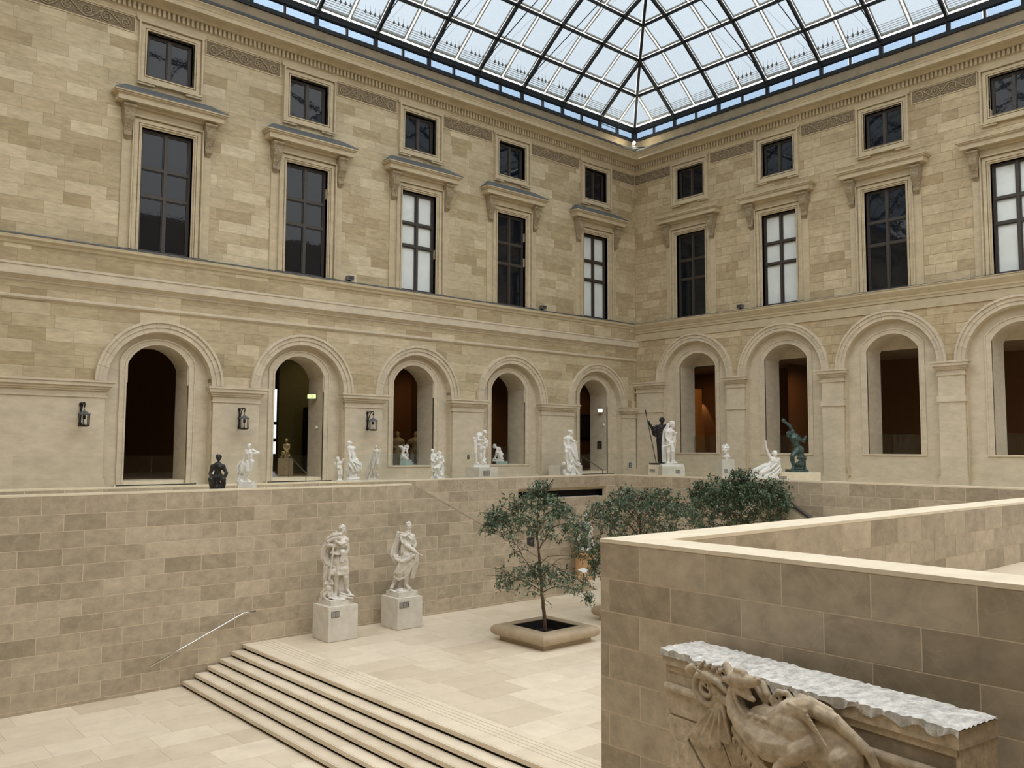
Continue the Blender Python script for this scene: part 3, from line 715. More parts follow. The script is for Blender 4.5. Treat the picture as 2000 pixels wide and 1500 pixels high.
# ---- the arcade
def arc(c, zs, r, n=24, a0=0, a1=180): return [(c + r * math.cos(R(a0 + (a1 - a0) * k / n)), zs + r * math.sin(R(a0 + (a1 - a0) * k / n))) for k in range(n + 1)]
def arch_ring(mb, fn, c, zs, ri, ro, w0, w1, var=.6, n=24):
    i = arc(c, zs, ri, n); o = arc(c, zs, ro, n)
    for k in range(n): mb.prism([i[k], o[k], o[k + 1], i[k + 1]], fn, w0, w1, var)
def seg_top(c, hw, zs, zt, n=14):
    """segmental arch from (c-hw,zs) over (c,zt)"""
    s = zt - zs; r = (hw * hw + s * s) / (2 * s); a = math.asin(hw / r)
    return [(c + r * math.sin(-a + 2 * a * k / n), zt - r + r * math.cos(-a + 2 * a * k / n)) for k in range(n + 1)]
DN = [0]
def arcade_bay(c, fn, zs, Rin, Rout, hw, zseg, ztop, sill, zbase):
    DN[0] += 1; e = empty('door_%d' % DN[0], kind='structure')
    wd = Rout - Rin; rgv = random.Random(int(abs(c) * 100)); NV = 13
    arch_bk = MB(); arch_ring(arch_bk, fn, c, zs, Rin + .01, Rout - .02, -.05, .035, .3); av = arch_bk.build('archivolt', M['mortar_dark'], e)
    for q in range(NV):     # one stone of the arch at a time
        v_ = rgv.uniform(.25, .95); a = MB(); g_ = .12
        for ra, rb_, w1 in ((0, .4, .05), (.4, .78, .09), (.78, 1, .15)):
            a0, a1 = 180. * q / NV + g_, 180. * (q + 1) / NV - g_
            i_ = arc(c, zs, Rin + wd * ra, 3, a0, a1); o_ = arc(c, zs, Rin + wd * rb_, 3, a0, a1)
            for k in range(3): a.prism([i_[k], o_[k], o_[k + 1], i_[k + 1]], fn, -.05, w1, v_)
        a.build('voussoir', M['pale_trim'], av)
    so = MB(); i = arc(c, zs, Rin - .008, 24); n = 24        # soffit ring between wall face and recessed screen
    for k in range(n): so.prism([i[k], i[k + 1], ((i[k + 1][0] - c) * 1.02 + c, (i[k + 1][1] - zs) * 1.02 + zs), ((i[k][0] - c) * 1.02 + c, (i[k][1] - zs) * 1.02 + zs)], fn, -.34, 0, .5)
    for k in (-1, 1):
        x = c + k * (Rin - .008); so.prism([(min(x, x + k * .04), zbase), (max(x, x + k * .04), zbase), (max(x, x + k * .04), zs), (min(x, x + k * .04), zs)], fn, -.34, -.001, .5)
    so.build('soffit', M['pale_trim'], e)
    # recessed screen with segmental opening
    sc = MB(); top = seg_top(c, hw, zseg, ztop)
    outer = arc(c, zs, Rin + .02, 24)[::-1]   # left to right
    W0, W1 = -.36, -.30
    for k in (-1, 1):
        x0, x1 = (c - Rin - .02, c - hw) if k < 0 else (c + hw, c + Rin + .02)
        sc.prism([(x0, zbase), (x1, zbase), (x1, zs), (x0, zs)], fn, W0, W1, .6)
    # spandrel between segment and round arch
    m_ = 28
    for k in range(m_):
        ua = c - Rin - .0 + 2 * Rin * k / m_; ub = c - Rin + 2 * Rin * (k + 1) / m_
        def hi(u): return zs + math.sqrt(max(0, (Rin + .02) ** 2 - (u - c) ** 2))
        def lo(u):
            if abs(u - c) >= hw - 1e-6: return zs
            s_ = ztop - zseg; r = (hw * hw + s_ * s_) / (2 * s_); return ztop - r + math.sqrt(r * r - (u - c) ** 2)
        pa, pb = lo((ua + ub) / 2), hi((ua + ub) / 2)
        if abs((ua + ub) / 2 - c) < hw:
            la, lb = lo(min(max(ua, c - hw + 1e-5), c + hw - 1e-5)), lo(min(max(ub, c - hw + 1e-5), c + hw - 1e-5))
        else: la = lb = zs
        if max(hi(ua) - la, hi(ub) - lb) > .01: sc.prism([(ua, min(la, hi(ua))), (ub, min(lb, hi(ub))), (ub, max(hi(ub), lb)), (ua, max(hi(ua), la))], fn, W0, W1, .6)
    for k in (-1, 1):   # jamb pieces above spring, beside the opening
        x = c + k * hw
        sc.prism([(min(x, x + k * .2), zs - .01), (max(x, x + k * .2), zs - .01), (max(x, x + k * .2), zseg), (min(x, x + k * .2), zseg)], fn, W0, W1 - .001, .6)
    sc.build('screen_wall', M['pale_trim'], e)
    mo = MB()
    for off, ww, w1 in ((0, .06, -.25), (.06, .13, -.275), (.19, .05, -.24)):
        p = [(c - hw - off, sill)] + [(c + (u - c) * (hw + off) / hw, z + off * .9) for u, z in top] + [(c + hw + off, sill)]
        o2 = off + ww
        q = [(c - hw - o2, sill)] + [(c + (u - c) * (hw + o2) / hw, z + o2 * .9) for u, z in top] + [(c + hw + o2, sill)]
        for k in range(len(p) - 1): mo.prism([p[k], p[k + 1], q[k + 1], q[k]], fn, -.31, w1, .75)
    mo.build('surround', M['pale_trim'], e)
    rv = MB(); DP = -1.55
    p = [(c - hw, sill)] + top + [(c + hw, sill)]
    for k in range(len(p) - 1): rv.add([fn(*p[k], -.3), fn(*p[k + 1], -.3), fn(*p[k + 1], DP), fn(*p[k], DP)], [(0, 1, 2, 3)], .5)
    rv.build('reveal', M['pale_trim'], e, fix=False)
    if sill > zbase + .2:
        s = MB()
        s.prism([(c - Rin, zbase), (c + Rin, zbase), (c + Rin, sill - .06), (c - Rin, sill - .06)], fn, -1.5, -.24, .5)
        s.prism([(c - hw - .25, sill - .06), (c + hw + .25, sill - .06), (c + hw + .25, sill), (c - hw - .25, sill)], fn, -1.5, -.19, .9)
        for zz, w in ((zbase + .38, -.12), (zbase + .3, -.02)):
            if zz < sill - .12: s.prism([(c - Rin, zbase), (c + Rin, zbase), (c + Rin, zz), (c - Rin, zz)], fn, -1.4, w, .8)
        s.build('sill', M['pale_trim'], e)
        g = MB(); g.prism([(c - hw + .02, sill), (c + hw - .02, sill), (c + hw - .02, sill + .85), (c - hw + .02, sill + .85)], fn, -1.42, -1.405); g.build('glass_guard', M['glass_green'], e)
    else:
        s = MB()
        for k, (zt, w) in enumerate(((4.27, .28), (4.40, -.05), (4.52, -.36))):
            s.prism([(c - hw - (.35 if k < 2 else 0), zbase), (c + hw + (.35 if k < 2 else 0), zbase), (c + hw + (.35 if k < 2 else 0), zt), (c - hw - (.35 if k < 2 else 0), zt)], fn, -1.6, w, .7)
        s.build('door_step', M['coping'], e)
        s = MB(); s.prism([(c - hw - .3, 4.36), (c + hw + .3, 4.36), (c + hw + .3, 4.395), (c - hw - .3, 4.395)], fn, -.2, -.045); s.build('painted_shade', M['step_shade'], e)  # dark strip on the step face, shade under the tread put into colour
    return e
for i, c in enumerate(A_ARCH): arcade_bay(c, fA, 7.9, 1.8, 2.2, 1.07, 8.5, 9.28, 4.2 if i in (0, 1, 4) else 4.93, PLAT)
for i, c in enumerate(B_ARCH): arcade_bay(c, fB, 9.22, 1.98, 2.37, 1.12, 9.95, 10.62, 5.5, PLAT)
# piers with impost blocks
def pier(u0, u1, fn, ztop, parent, band=False):
    p = MB()
    p.prism([(u0, PLAT), (u1, PLAT), (u1, ztop - .3), (u0, ztop - .3)], fn, -.02, .10, .6)
    p.prism([(u0 - .06, PLAT), (u1 + .06, PLAT), (u1 + .06, PLAT + .5), (u0 - .06, PLAT + .5)], fn, -.02, .16, .3)
    po = p.build('pier', M['pale_trim'], parent)
    q = MB()
    for ex, w, za, zb in ((.05, .14, ztop - .56, ztop - .49), (0.02, .11, ztop - .49, ztop - .34), (.10, .18, ztop - .34, ztop - .28), (.14, .23, ztop - .28, ztop - .19), (.22, .31, ztop - .19, ztop - .07), (.26, .35, ztop - .07, ztop)):
        q.prism([(u0 - ex, za), (u1 + ex, za), (u1 + ex, zb), (u0 - ex, zb)], fn, -.02, w, .6)
    if band: q.prism([(u0 - .06, ztop - 1.62), (u1 + .06, ztop - 1.62), (u1 + .06, ztop - 1.38), (u0 - .06, ztop - 1.38)], fn, -.02, .15, .8)
    q.build('impost', M['pale_trim'], po)
for i in range(len(A_ARCH) - 1): pier(A_ARCH[i] + 1.84, A_ARCH[i + 1] - 1.84, fA, 7.88, wallA)
pier(A_ARCH[-1] + 1.84, -.15, fA, 7.88, wallA); pier(-30.8, A_ARCH[0] - 1.84, fA, 7.88, wallA)
for i in range(len(B_ARCH) - 1): pier(B_ARCH[i + 1] + 2.02, B_ARCH[i] - 2.02, fB, 9.23, wallB, True)
pier(B_ARCH[0] + 2.02, -.1, fB, 9.23, wallB, True)
pier(-22.4, B_ARCH[-1] - 2.02, fB, 9.23, wallB, True)

# ---- galleries behind the arcade
def room(name, x0, x1, y0, y1, z0, z1, wm, skip='', hole=None):
    """closed box of thin walls; skip: side letters left open"""
    s = MB(); t = .1
    if 'n' not in skip:
        if hole:
            hx0, hx1, hz0, hz1 = hole
            for r in sub_rect((x0, x1, z0, z1), (hx0, hx1, hz0, hz1)): s.box(r[0], r[1], y1, y1 + t, r[2], r[3])
        else: s.box(x0, x1, y1, y1 + t, z0, z1)
    if 's' not in skip: s.box(x0, x1, y0 - t, y0, z0, z1)
    if 'w' not in skip: s.box(x0 - t, x0, y0, y1, z0, z1)
    if 'e' not in skip: s.box(x1, x1 + t, y0, y1, z0, z1)
    o = s.build('wall_' + name, M[wm]); tag(o, kind='structure')
    tag(MB().box(x0 - t, x1 + t, y0 - t, y1 + t, z0 - .1, z0).build('floor_' + name, M['room_floor']), kind='structure')
    tag(MB().box(x0 - t, x1 + t, y0 - t, y1 + t, z1, z1 + .1).build('ceiling_' + name, M['room_ceiling']), kind='structure')
    return o
room('gallery_left', -34, 6.0, 1.56, 10.0, 4.5, 10.9, 'room_brown', skip='s', hole=(-17.3, -15.2, 5.3, 8.7))
tag(MB().box(-17.93, -13.2, 6.0, 6.2, 4.5, 10.9).build('wall_gallery_olive', M['room_olive']), kind='structure')
tag(MB().box(-13.2, 6.0, 6.0, 6.2, 4.5, 10.9).build('wall_gallery_brown', M['room_brown']), kind='structure')
tag(MB().box(-10.6, -10.4, 3.4, 6.0, 4.5, 10.9).build('wall_gallery_pier', M['room_brown']), kind='structure')
# room behind the right facade (opens to -X)
s = MB(); s.box(6.5, 6.6, -22.5, 2.4, 4.5, 11.6); s.box(6.05, 6.5, 1.9, 2.4, 4.5, 11.6); s.box(1.56, 6.05, 1.15, 1.3, 4.5, 11.6); s.box(4.6, 6.5, -6.5, -6.4, 4.5, 11.6)
tag(s.build('wall_gallery_amber', M['room_brown']), kind='structure')
tag(MB().box(1.4, 6.6, -22.5, 1.3, 4.4, 4.5).build('floor_gallery_amber', M['room_floor']), kind='structure')
tag(MB().box(1.4, 6.6, -22.5, 1.3, 11.6, 11.7).build('ceiling_gallery_amber', M['room_ceiling']), kind='structure')
tag(MB().box(3.4, 6.5, -22.4, 1.15, 10.15, 10.3).build('ceiling_gallery_cove', M['room_ceiling']), kind='structure')
tag(MB().box(4.2, 4.9, -.72, -.28, 4.5, 9.1).build('wall_gallery_column', M['room_amber']), kind='structure')
# back of the facades between arches (closes the galleries)
bk = MB()
def closer(fn, arches, hw, u0, u1, zt):
    us = [u0] + [x for c in sorted(arches) for x in (c - hw - .03, c + hw + .03)] + [u1]
    for k in range(0, len(us), 2): bk.prism([(us[k], 4.1), (us[k + 1], 4.1), (us[k + 1], zt), (us[k], zt)], fn, -1.56, -1.3, .4)
    for c in arches: bk.prism([(c - hw, zt - 1.75), (c + hw, zt - 1.75), (c + hw, zt), (c - hw, zt)], fn, -1.56, -1.5, .4)
closer(fA, A_ARCH, 1.07, -34.2, 1.3, 11.0); 
closer(fB, B_ARCH, 1.12, -22.4, 1.3, 11.8)
tag(bk.build('wall_gallery_inner', M['pale_trim']), kind='structure')
# daylit window at the back of the olive gallery
e = empty('window_90', kind='structure')
fr = MB(); ring(fr, lambda u, z, w: (u, 10.0 - w, z), -17.24, -15.26, 5.36, 8.64, .06, -.05, .05)
for zz in (6.05, 6.9): fr.box(-17.3, -15.2, 9.95, 10.05, zz - .08, zz + .08)
for xx in (-16.6, -15.9): fr.box(xx - .025, xx + .025, 9.95, 10.05, 5.3, 8.7)
fr.build('window_frame', M['frame'], e)
MB().box(-17.3, -15.2, 10.02, 10.03, 5.3, 8.7).build('pane', M['glass'], e)

# ================================================================== GLASS ROOF
PROF = [(0, 23.37), (1.4, 24.52), (2.8, 25.56), (4.2, 26.42), (5.6, 27.12), (7.0, 27.70), (8.4, 28.2), (11.2, 29.0), (14, 29.55), (16.8, 29.9), (19.6, 30.1), (22.4, 30.15)]
def rz(d):
    if d > 22.4: d = 44.8 - d
    for i in range(len(PROF) - 1):
        if d <= PROF[i + 1][0]:
            a, b = PROF[i], PROF[i + 1]; return a[1] + (b[1] - a[1]) * (d - a[0]) / (b[0] - a[0])
    return PROF[-1][1]
def beam(mb, p, q, wd, ht, mi=0):
    """rectangular bar hung under the line p-q"""
    p = Vector(p); q = Vector(q); t = (q - p).normalized(); s = t.cross(Vector((0, 0, 1)))
    s = s.normalized() * wd / 2; n = s.cross(t).normalized() * ht
    if n.z > 0: n = -n
    mb.add([p - s, p + s, p + s + n, p - s + n, q - s, q + s, q + s + n, q - s + n], [(0, 1, 2, 3), (7, 6, 5, 4), (0, 4, 5, 1), (1, 5, 6, 2), (2, 6, 7, 3), (3, 7, 4, 0)], mi=mi)
roof = empty('ceiling', (0, 0, 23.4), kind='structure')
def rb(mb, name, mat, smooth=False, parent=None): return under(mb.build(name, mat, None, smooth), roof)
ds = [p[0] for p in PROF]
fullds = ds + [44.8 - d for d in ds[::-1][1:]]
for k in range(1, 14):          # rafters of the slope above wall A
    x = -2.8 * k; b = MB(); lim = 2.8 * k
    dd = [d for d in fullds if d <= min(lim, 44.8) + 1e-6]
    for i in range(len(dd) - 1): beam(b, (x, -dd[i], rz(dd[i])), (x, -dd[i + 1], rz(dd[i + 1])), .105, .17)
    rb(b, 'rafter', M['steel'])
for k in range(1, 9):
    y_ = -2.8 * k; b = MB(); dd = [d for d in ds if d <= 2.8 * k + 1e-6]
    for i in range(len(dd) - 1): beam(b, (-dd[i], y_, rz(dd[i])), (-dd[i + 1], y_, rz(dd[i + 1])), .105, .17)
    rb(b, 'rafter', M['steel'])
for d in ds[1:]:                # purlins
    b = MB(); beam(b, (-d, -d, rz(d)), (-38, -d, rz(d)), .09, .12); rb(b, 'purlin', M['steel'])
    b = MB(); beam(b, (-d, -d, rz(d)), (-d, -25, rz(d)), .09, .12); rb(b, 'purlin', M['steel'])
for d in (25.2, 28, 30.8, 33.6, 36.4, 40.6):
    b = MB(); beam(b, (-d if d < 22.4 else -22.4, -d, rz(d)), (-38, -d, rz(d)), .09, .12); rb(b, 'purlin', M['steel'])
b = MB()
for i in range(len(ds) - 1): beam(b, (-ds[i], -ds[i], rz(ds[i]) + .01), (-ds[i + 1], -ds[i + 1], rz(ds[i + 1]) + .01), .13, .2)
rb(b, 'hip_beam', M['steel'])
# eaves: two beams, posts, clerestory panes
e1 = both([(-.10, 22.60), (.10, 22.60), (.10, 22.77), (-.10, 22.77)], 'eaves_beam', 'steel', None); under(e1, roof)
e2 = both([(-.10, 23.17), (.12, 23.17), (.12, 23.42), (-.10, 23.42)], 'eaves_beam', 'steel', None); under(e2, roof)
k = 0; u = -.0
posts = [(-1.4 * k) for k in range(0, 22)]
for k, u in enumerate(posts):
    wd = .16 if k % 2 == 0 else .09
    if k == 0: rb(MB().box(-.12, .12, -.12, .12, 22.7, 23.3), 'corner_post', M['steel']); continue
    rb(MB().box(u - wd / 2, u + wd / 2, -.06, .06, 22.7, 23.3), 'post', M['steel'])
    if k < 16: rb(MB().box(-.06, .06, u - wd / 2, u + wd / 2, 22.7, 23.3), 'post', M['steel'])
for k in range(21):
    a, b_ = -1.4 * (k + 1) + .09, -1.4 * k - .09
    rb(MB().box(a, b_, -.005, .005, 22.77, 23.17), 'clerestory_pane', M['clere'])
    if k < 15: rb(MB().box(-.005, .005, a, b_, 22.77, 23.17), 'clerestory_pane', M['clere'])
# roof panes with aluminium edge bars
def roof_pane(poly, onA):
    """poly in (u along wall (negative), d inset)"""
    def P(u, d, w):
        z = rz(d) + .04 + w
        return (u, -d, z) if onA else (-d, u, z)
    inner = shrink(poly, .055)
    mb = MB(); n = len(poly)
    mb.add([P(u, d, .0) for u, d in inner], [tuple(range(n))], mi=0)
    vs = [P(u, d, .0) for u, d in poly] + [P(u, d, .0) for u, d in inner] + [P(u, d, -.05) for u, d in poly] + [P(u, d, -.05) for u, d in inner]
    fs = []
    for i in range(n):
        j = (i + 1) % n
        fs += [(2 * n + i, 2 * n + j, 3 * n + j, 3 * n + i), (i, j, 2 * n + j, 2 * n + i), (n + i, 3 * n + i, 3 * n + j, n + j), (i, n + i, n + j, j)]
    mb.add(vs, fs, mi=1)
    o = mb.build('roof_pane', [M['roofglass'], M['alu']], None, fix=False)
    me = o.data; uv = me.uv_layers.new(name='UVMap')
    for lp in me.loops:
        c = me.vertices[lp.vertex_index].co; d = -c.y if onA else -c.x
        # slope length
        s_ = d * 1.25; uv.data[lp.index].uv = (c.x if onA else c.y, s_)
    under(o, roof)
for onA, nn in ((True, 22), (False, 15)):
    for row in range(6):
        d0, d1 = ds[row] + (.16 if row == 0 else .065), ds[row + 1] - .055
        for k in range(nn):
            a, b_ = -1.4 * (k + 1), -1.4 * k
            ga, gb = (.08, .045) if k % 2 == 0 else (.045, .08)
            p = [(a + gb, d0), (b_ - ga, d0), (b_ - ga, d1), (a + gb, d1)]
            p = clip(p, 1, 1, -.13)         # u + d <= -.13 : keep outside the hip
            if len(p) >= 3 and area(p) > .05: roof_pane(p, onA)
for onA, nn in ((True, 20), (False, 13)):
    for k in range(1, nn):
        sl2 = MB(); a, b_ = -1.4 * (k + 1) + .1, -1.4 * k - .1
        for j in range(6):
            d = .2 + j * .075
            p_, q_ = ((a, -d, rz(d) - .02), (b_, -d, rz(d) - .02)) if onA else ((-d, a, rz(d) - .02), (-d, b_, rz(d) - .02))
            beam(sl2, p_, q_, .03, .012)
        rb(sl2, 'louvre', M['alu'])
# tie rods under the rafters and thin bracing cables
for k in range(3, 12):
    x = -2.8 * k
    rb(MB().tube([(x, -.35, 23.5), (x - .0, -1.1, 23.95)], .05, 6).tube([(x, -1.1, 23.95), (x, -9.5, 27.4)], .022, 6), 'tie_rod', M['steel'], True)
    rb(MB().tube([(x + .3, -.6, 23.85), (x + 1.9, -5.2, 27.0)], .006, 4), 'bracing_cable', M['steel'])
for k in range(3, 7):
    y_ = -2.8 * k
    rb(MB().tube([(-.35, y_, 23.5), (-1.1, y_, 23.95)], .05, 6).tube([(-1.1, y_, 23.95), (-9.5, y_, 27.4)], .022, 6), 'tie_rod', M['steel'], True)
    rb(MB().tube([(-.6, y_ + .3, 23.85), (-5.2, y_ + 1.9, 27.0)], .006, 4), 'bracing_cable', M['steel'])
# brackets over the clerestory posts
for k in range(1, 20):
    u = -1.4 * k
    rb(MB().tube([(u + .05, -.08, 23.5), (u - .02, -.42, 23.28)], .018, 5).tube([(u - .14, -.08, 23.5), (u - .21, -.42, 23.28)], .018, 5), 'bracket', M['alu'])
# enclosing walls behind the camera, unseen, set close and dark to block light
tag(MB().box(-40.3, -40, -36, 1, LOW, 23.4, .5).build('wall_far_left', M['mortar_dark']), kind='structure')
tag(MB().box(-40.3, 1, -36.3, -36, LOW, 23.4, .5).build('wall_behind', M['mortar_dark']), kind='structure')
tag(MB().box(-40, -34.2, -6.4, .3, LOW, 22.6, .5).build('wall_left_end', M['ashlar']), kind='structure')
# ================================================================== SCULPTURE TOOLS
FACE = TH - math.pi / 2          # local x = to the right of the court view, local y = away
class Clay:
    """a figure modelled as overlapping volumes, fused and smoothed into one skin. Units: s metres per drawing unit; (u right, v down, d away)"""
    def __init__(s, scale, u0, v0): s.k = scale; s.u0 = u0; s.v0 = v0; s.mb = MB()
    def P(s, p):
        d = p[2] if len(p) > 2 else 0
        return Vector(((p[0] - s.u0) * s.k, d * s.k, (s.v0 - p[1]) * s.k))
    def c(s, p, r, q, r2=None): s.mb.caps(s.P(p), r * s.k, s.P(q), (r if r2 is None else r2) * s.k); return s
    def ch(s, pts, rs):
        """chain of tapered limbs"""
        if not isinstance(rs, (list, tuple)): rs = [rs] * len(pts)
        for i in range(len(pts) - 1): s.c(pts[i], rs[i], pts[i + 1], rs[i + 1])
        return s
    def e(s, p, r, tilt=0):
        """ellipsoid radii (u,d,v); tilt degrees clockwise in the picture plane"""
        if not isinstance(r, (list, tuple)): r = (r, r, r)
        s.mb.ball(s.P(p), (r[0] * s.k, r[1] * s.k, r[2] * s.k), 14, 9, Matrix.Rotation(R(tilt), 3, 'Y') if tilt else None); return s
    def box(s, ua, ub, va, vb, da, db):
        a = s.P((ua, va, da)); b = s.P((ub, vb, db)); s.mb.box(a.x, b.x, a.y, b.y, b.z, a.z); return s
    def head(s, p, h, yaw=0, pitch=0, hair='short', tilt=0):
        """p centre, h head height; yaw: + looks to picture right; 0 looks at the viewer"""
        c = s.P(p); h = h * s.k; mb = s.mb
        rot = Matrix.Rotation(R(yaw), 3, 'Z') @ Matrix.Rotation(R(tilt), 3, 'Y') @ Matrix.Rotation(R(pitch), 3, 'X')
        def W(x, y, z): return c + rot @ Vector((x * h, y * h, z * h))
        mb.ball(W(0, .05, .12), (.36 * h, .43 * h, .38 * h), 14, 9, rot)          # cranium
        mb.ball(W(0, -.12, -.12), (.27 * h, .27 * h, .36 * h), 12, 8, rot)         # face
        mb.ball(W(0, -.27, -.36), (.13 * h, .12 * h, .11 * h), 8, 6, rot)          # chin
        mb.caps(W(0, -.38, .06), .045 * h, W(0, -.50, -.13), .075 * h, 8)           # nose
        for k in (-1, 1):
            mb.caps(W(.05 * k, -.38, .10), .05 * h, W(.22 * k, -.30, .10), .05 * h, 6)   # brow
            mb.ball(W(.17 * k, -.27, -.14), (.10 * h, .09 * h, .10 * h), 8, 6)              # cheek
            mb.ball(W(.13 * k, -.33, .015), .045 * h, 8, 6)                                 # eye
            mb.ball(W(.36 * k, .06, -.04), (.05 * h, .09 * h, .13 * h), 8, 6, rot)           # ear
        mb.caps(W(-.09, -.385, -.24), .035 * h, W(.09, -.385, -.24), .035 * h, 6)          # lips
        rg = random.Random(int(p[0] * 7 + p[1]))
        if hair in ('short', 'long', 'bun'):
            for i in range(46):
                a = rg.uniform(0, 2 * math.pi); b = rg.uniform(-.1, 1); q = math.sqrt(max(0, 1 - b * b))
                x, y, z = .38 * q * math.cos(a), .05 + .45 * q * math.sin(a), .12 + .40 * b
                if y < -.2 and z < .30: continue
                mb.ball(W(x, y, z), rg.uniform(.06, .1) * h, 6, 5)
        if hair == 'long':
            for k in (-1, 1):
                for j in range(3): mb.caps(W(.3 * k, .1 + .1 * j, 0), .12 * h, W(.34 * k, .1 + .12 * j, -.75), .10 * h, 8)
            mb.caps(W(0, .4, 0), .2 * h, W(0, .4, -.8), .18 * h, 8)
        if hair == 'bun': mb.ball(W(0, .5, .1), .18 * h, 8, 6)
        if hair == 'helmet':
            mb.ball(W(0, .02, .2), (.46 * h, .52 * h, .40 * h), 14, 9, rot)
            mb.ball(W(0, -.05, .08), (.56 * h, .68 * h, .07 * h), 14, 7, rot)
        if hair == 'beard':
            for i in range(20): mb.ball(W(rg.uniform(-.2, .2), rg.uniform(-.36, -.2), rg.uniform(-.6, -.3)), .09 * h, 6, 5)
        return s
    def hand(s, wrist, tip, spread=1., curl=.35, r=1.):
        """palm and five fingers from wrist towards tip"""
        w = s.P(wrist); t = s.P(tip); d = t - w; Ln = d.length; d = d.normalized(); side = d.cross(Vector((0, 1, 0)))
        if side.length < .1: side = Vector((1, 0, 0))
        side = side.normalized(); nrm = side.cross(d); pw = .20 * Ln * spread
        s.mb.caps(w, .17 * Ln * r, w + d * Ln * .42, .22 * Ln * r, 8)
        for i, ln in enumerate((.44, .52, .50, .38)):
            o = (i - 1.5) * pw * .62
            k0 = w + d * Ln * .42 + side * o; k1 = k0 + d * Ln * ln * .55 + nrm * Ln * ln * curl * .2; k2 = k1 + d * Ln * ln * .4 + nrm * Ln * ln * curl * .6
            s.mb.caps(k0, .085 * Ln * r, k1, .08 * Ln * r, 6); s.mb.caps(k1, .08 * Ln * r, k2, .065 * Ln * r, 6)
        b = w + d * Ln * .15 - side * pw * .9; t1 = b + d * Ln * .25 - side * pw * .8; s.mb.caps(b, .1 * Ln * r, t1, .09 * Ln * r, 6); s.mb.caps(t1, .09 * Ln * r, t1 + d * Ln * .22 + nrm * Ln * .08, .075 * Ln * r, 6)
        return s
    def foot(s, ankle, toe, r):
        a = s.P(ankle); t = s.P(toe); r = r * s.k; d = (t - a); fl = Vector((d.x, d.y, 0))
        fl = fl.normalized() if fl.length > 1e-4 else Vector((0, -1, 0)); side = fl.cross(Vector((0, 0, 1)))
        s.mb.caps(a, r, Vector((a.x, a.y, t.z + r * .7)) - fl * r * .4, r * .95, 8)
        s.mb.caps(a, r * .95, t, r * .8, 8)
        for i in range(5): s.mb.caps(t + side * r * (i - 2) * .36 - fl * r * .2, r * .34, t + side * r * (i - 2) * .42 + fl * r * (.75 - abs(i - 1) * .16), r * .26, 6)
        return s
    def leg(s, hip, knee, ankle, toe, rt, rk, ra):
        s.c(hip, rt, knee, rk * 1.05); m_ = [knee[i] * .68 + ankle[i] * .32 if i < len(knee) and i < len(ankle) else 0 for i in range(2)]
        dk = knee[2] if len(knee) > 2 else 0; da = ankle[2] if len(ankle) > 2 else 0
        s.e(knee, rk * 1.08); mid = (m_[0], m_[1], dk * .68 + da * .32 + rk * .25)
        s.c(knee, rk * .95, mid, rk * 1.08); s.c(mid, rk * 1.05, ankle, ra); s.foot(ankle, toe, ra * 1.05); return s
    def arm(s, sh, el, wr, ru, rw, tip=None, curl=.4):
        s.e(sh, ru * 1.25); s.c(sh, ru * 1.12, el, ru * .82)
        m_ = tuple(el[i] * .7 + wr[i] * .3 for i in range(min(len(el), len(wr))))
        s.c(el, ru * .85, m_, ru * .9); s.c(m_, ru * .88, wr, rw)
        if tip: s.hand(wr, tip, curl=curl)
        return s
    def torso(s, neck, chest, waist, pelvis, w, depth=.62, female=False, back=False):
        """w: chest half width"""
        def tl(a, b): return math.degrees(math.atan2(-(b[0] - a[0]), (b[1] - a[1])))
        s.c(neck, w * .36, ((neck[0] * .5 + chest[0] * .5), (neck[1] * .62 + chest[1] * .38), chest[2] if len(chest) > 2 else 0), w * .42)
        t1 = tl(chest, waist); t2 = tl(waist, pelvis)
        H1 = math.dist(chest[:2], waist[:2]); H2 = math.dist(waist[:2], pelvis[:2])
        s.e(chest, (w, w * depth, w * .95), t1); s.c(chest, w * .72, waist, w * .62); s.e(waist, (w * .74, w * depth * .82, w * .7), t2)
        s.e(pelvis, (w * (1.0 if female else .88), w * depth, w * .72), t2); s.c(waist, w * .62, pelvis, w * .66)
        sg = 1 if back else -1; cd = chest[2] if len(chest) > 2 else 0; pd = pelvis[2] if len(pelvis) > 2 else 0
        if not back:
            for k in (-1, 1):
                if female: s.e((chest[0] + k * w * .42, chest[1] + w * .25, cd - w * depth * .75), w * .33)
                else: s.e((chest[0] + k * w * .42, chest[1] + w * .05, cd - w * depth * .62), (w * .44, w * .28, w * .34))
            wd = waist[2] if len(waist) > 2 else 0
            for j in range(3):
                for k in (-1, 1): s.e((waist[0] + k * w * .18 + (chest[0] - waist[0]) * (.5 - j * .3), waist[1] - w * .5 + j * w * .38, wd - w * depth * .62), (w * .19, w * .16, w * .19))
        else:
            for k in (-1, 1): s.e((pelvis[0] + k * w * .4, pelvis[1] + w * .35, pd - w * depth * .55), w * .46)
        return s
    def fold(s, pts, r, n=3, gap=1.6, spread=1.):
        """a sheaf of parallel drapery folds along pts=(u,v[,d])"""
        rg = random.Random(int(pts[0][0] * 3 + pts[-1][1] * 5 + n))
        for j in range(n):
            o = (j - (n - 1) / 2) * r * gap
            q = []; rs = []
            for i, p in enumerate(pts):
                t = i / max(1, len(pts) - 1); a = pts[max(i - 1, 0)]; b = pts[min(i + 1, len(pts) - 1)]
                tx, ty = b[0] - a[0], b[1] - a[1]; l = math.hypot(tx, ty) or 1
                oo = o * (1 + (spread - 1) * t)
                q.append((p[0] - ty / l * oo, p[1] + tx / l * oo, (p[2] if len(p) > 2 else 0) + ((-1) ** j) * r * .7 + rg.uniform(-.2, .2) * r)); rs.append(r * rg.uniform(.75, 1.1))
            s.ch(q, rs)
        return s
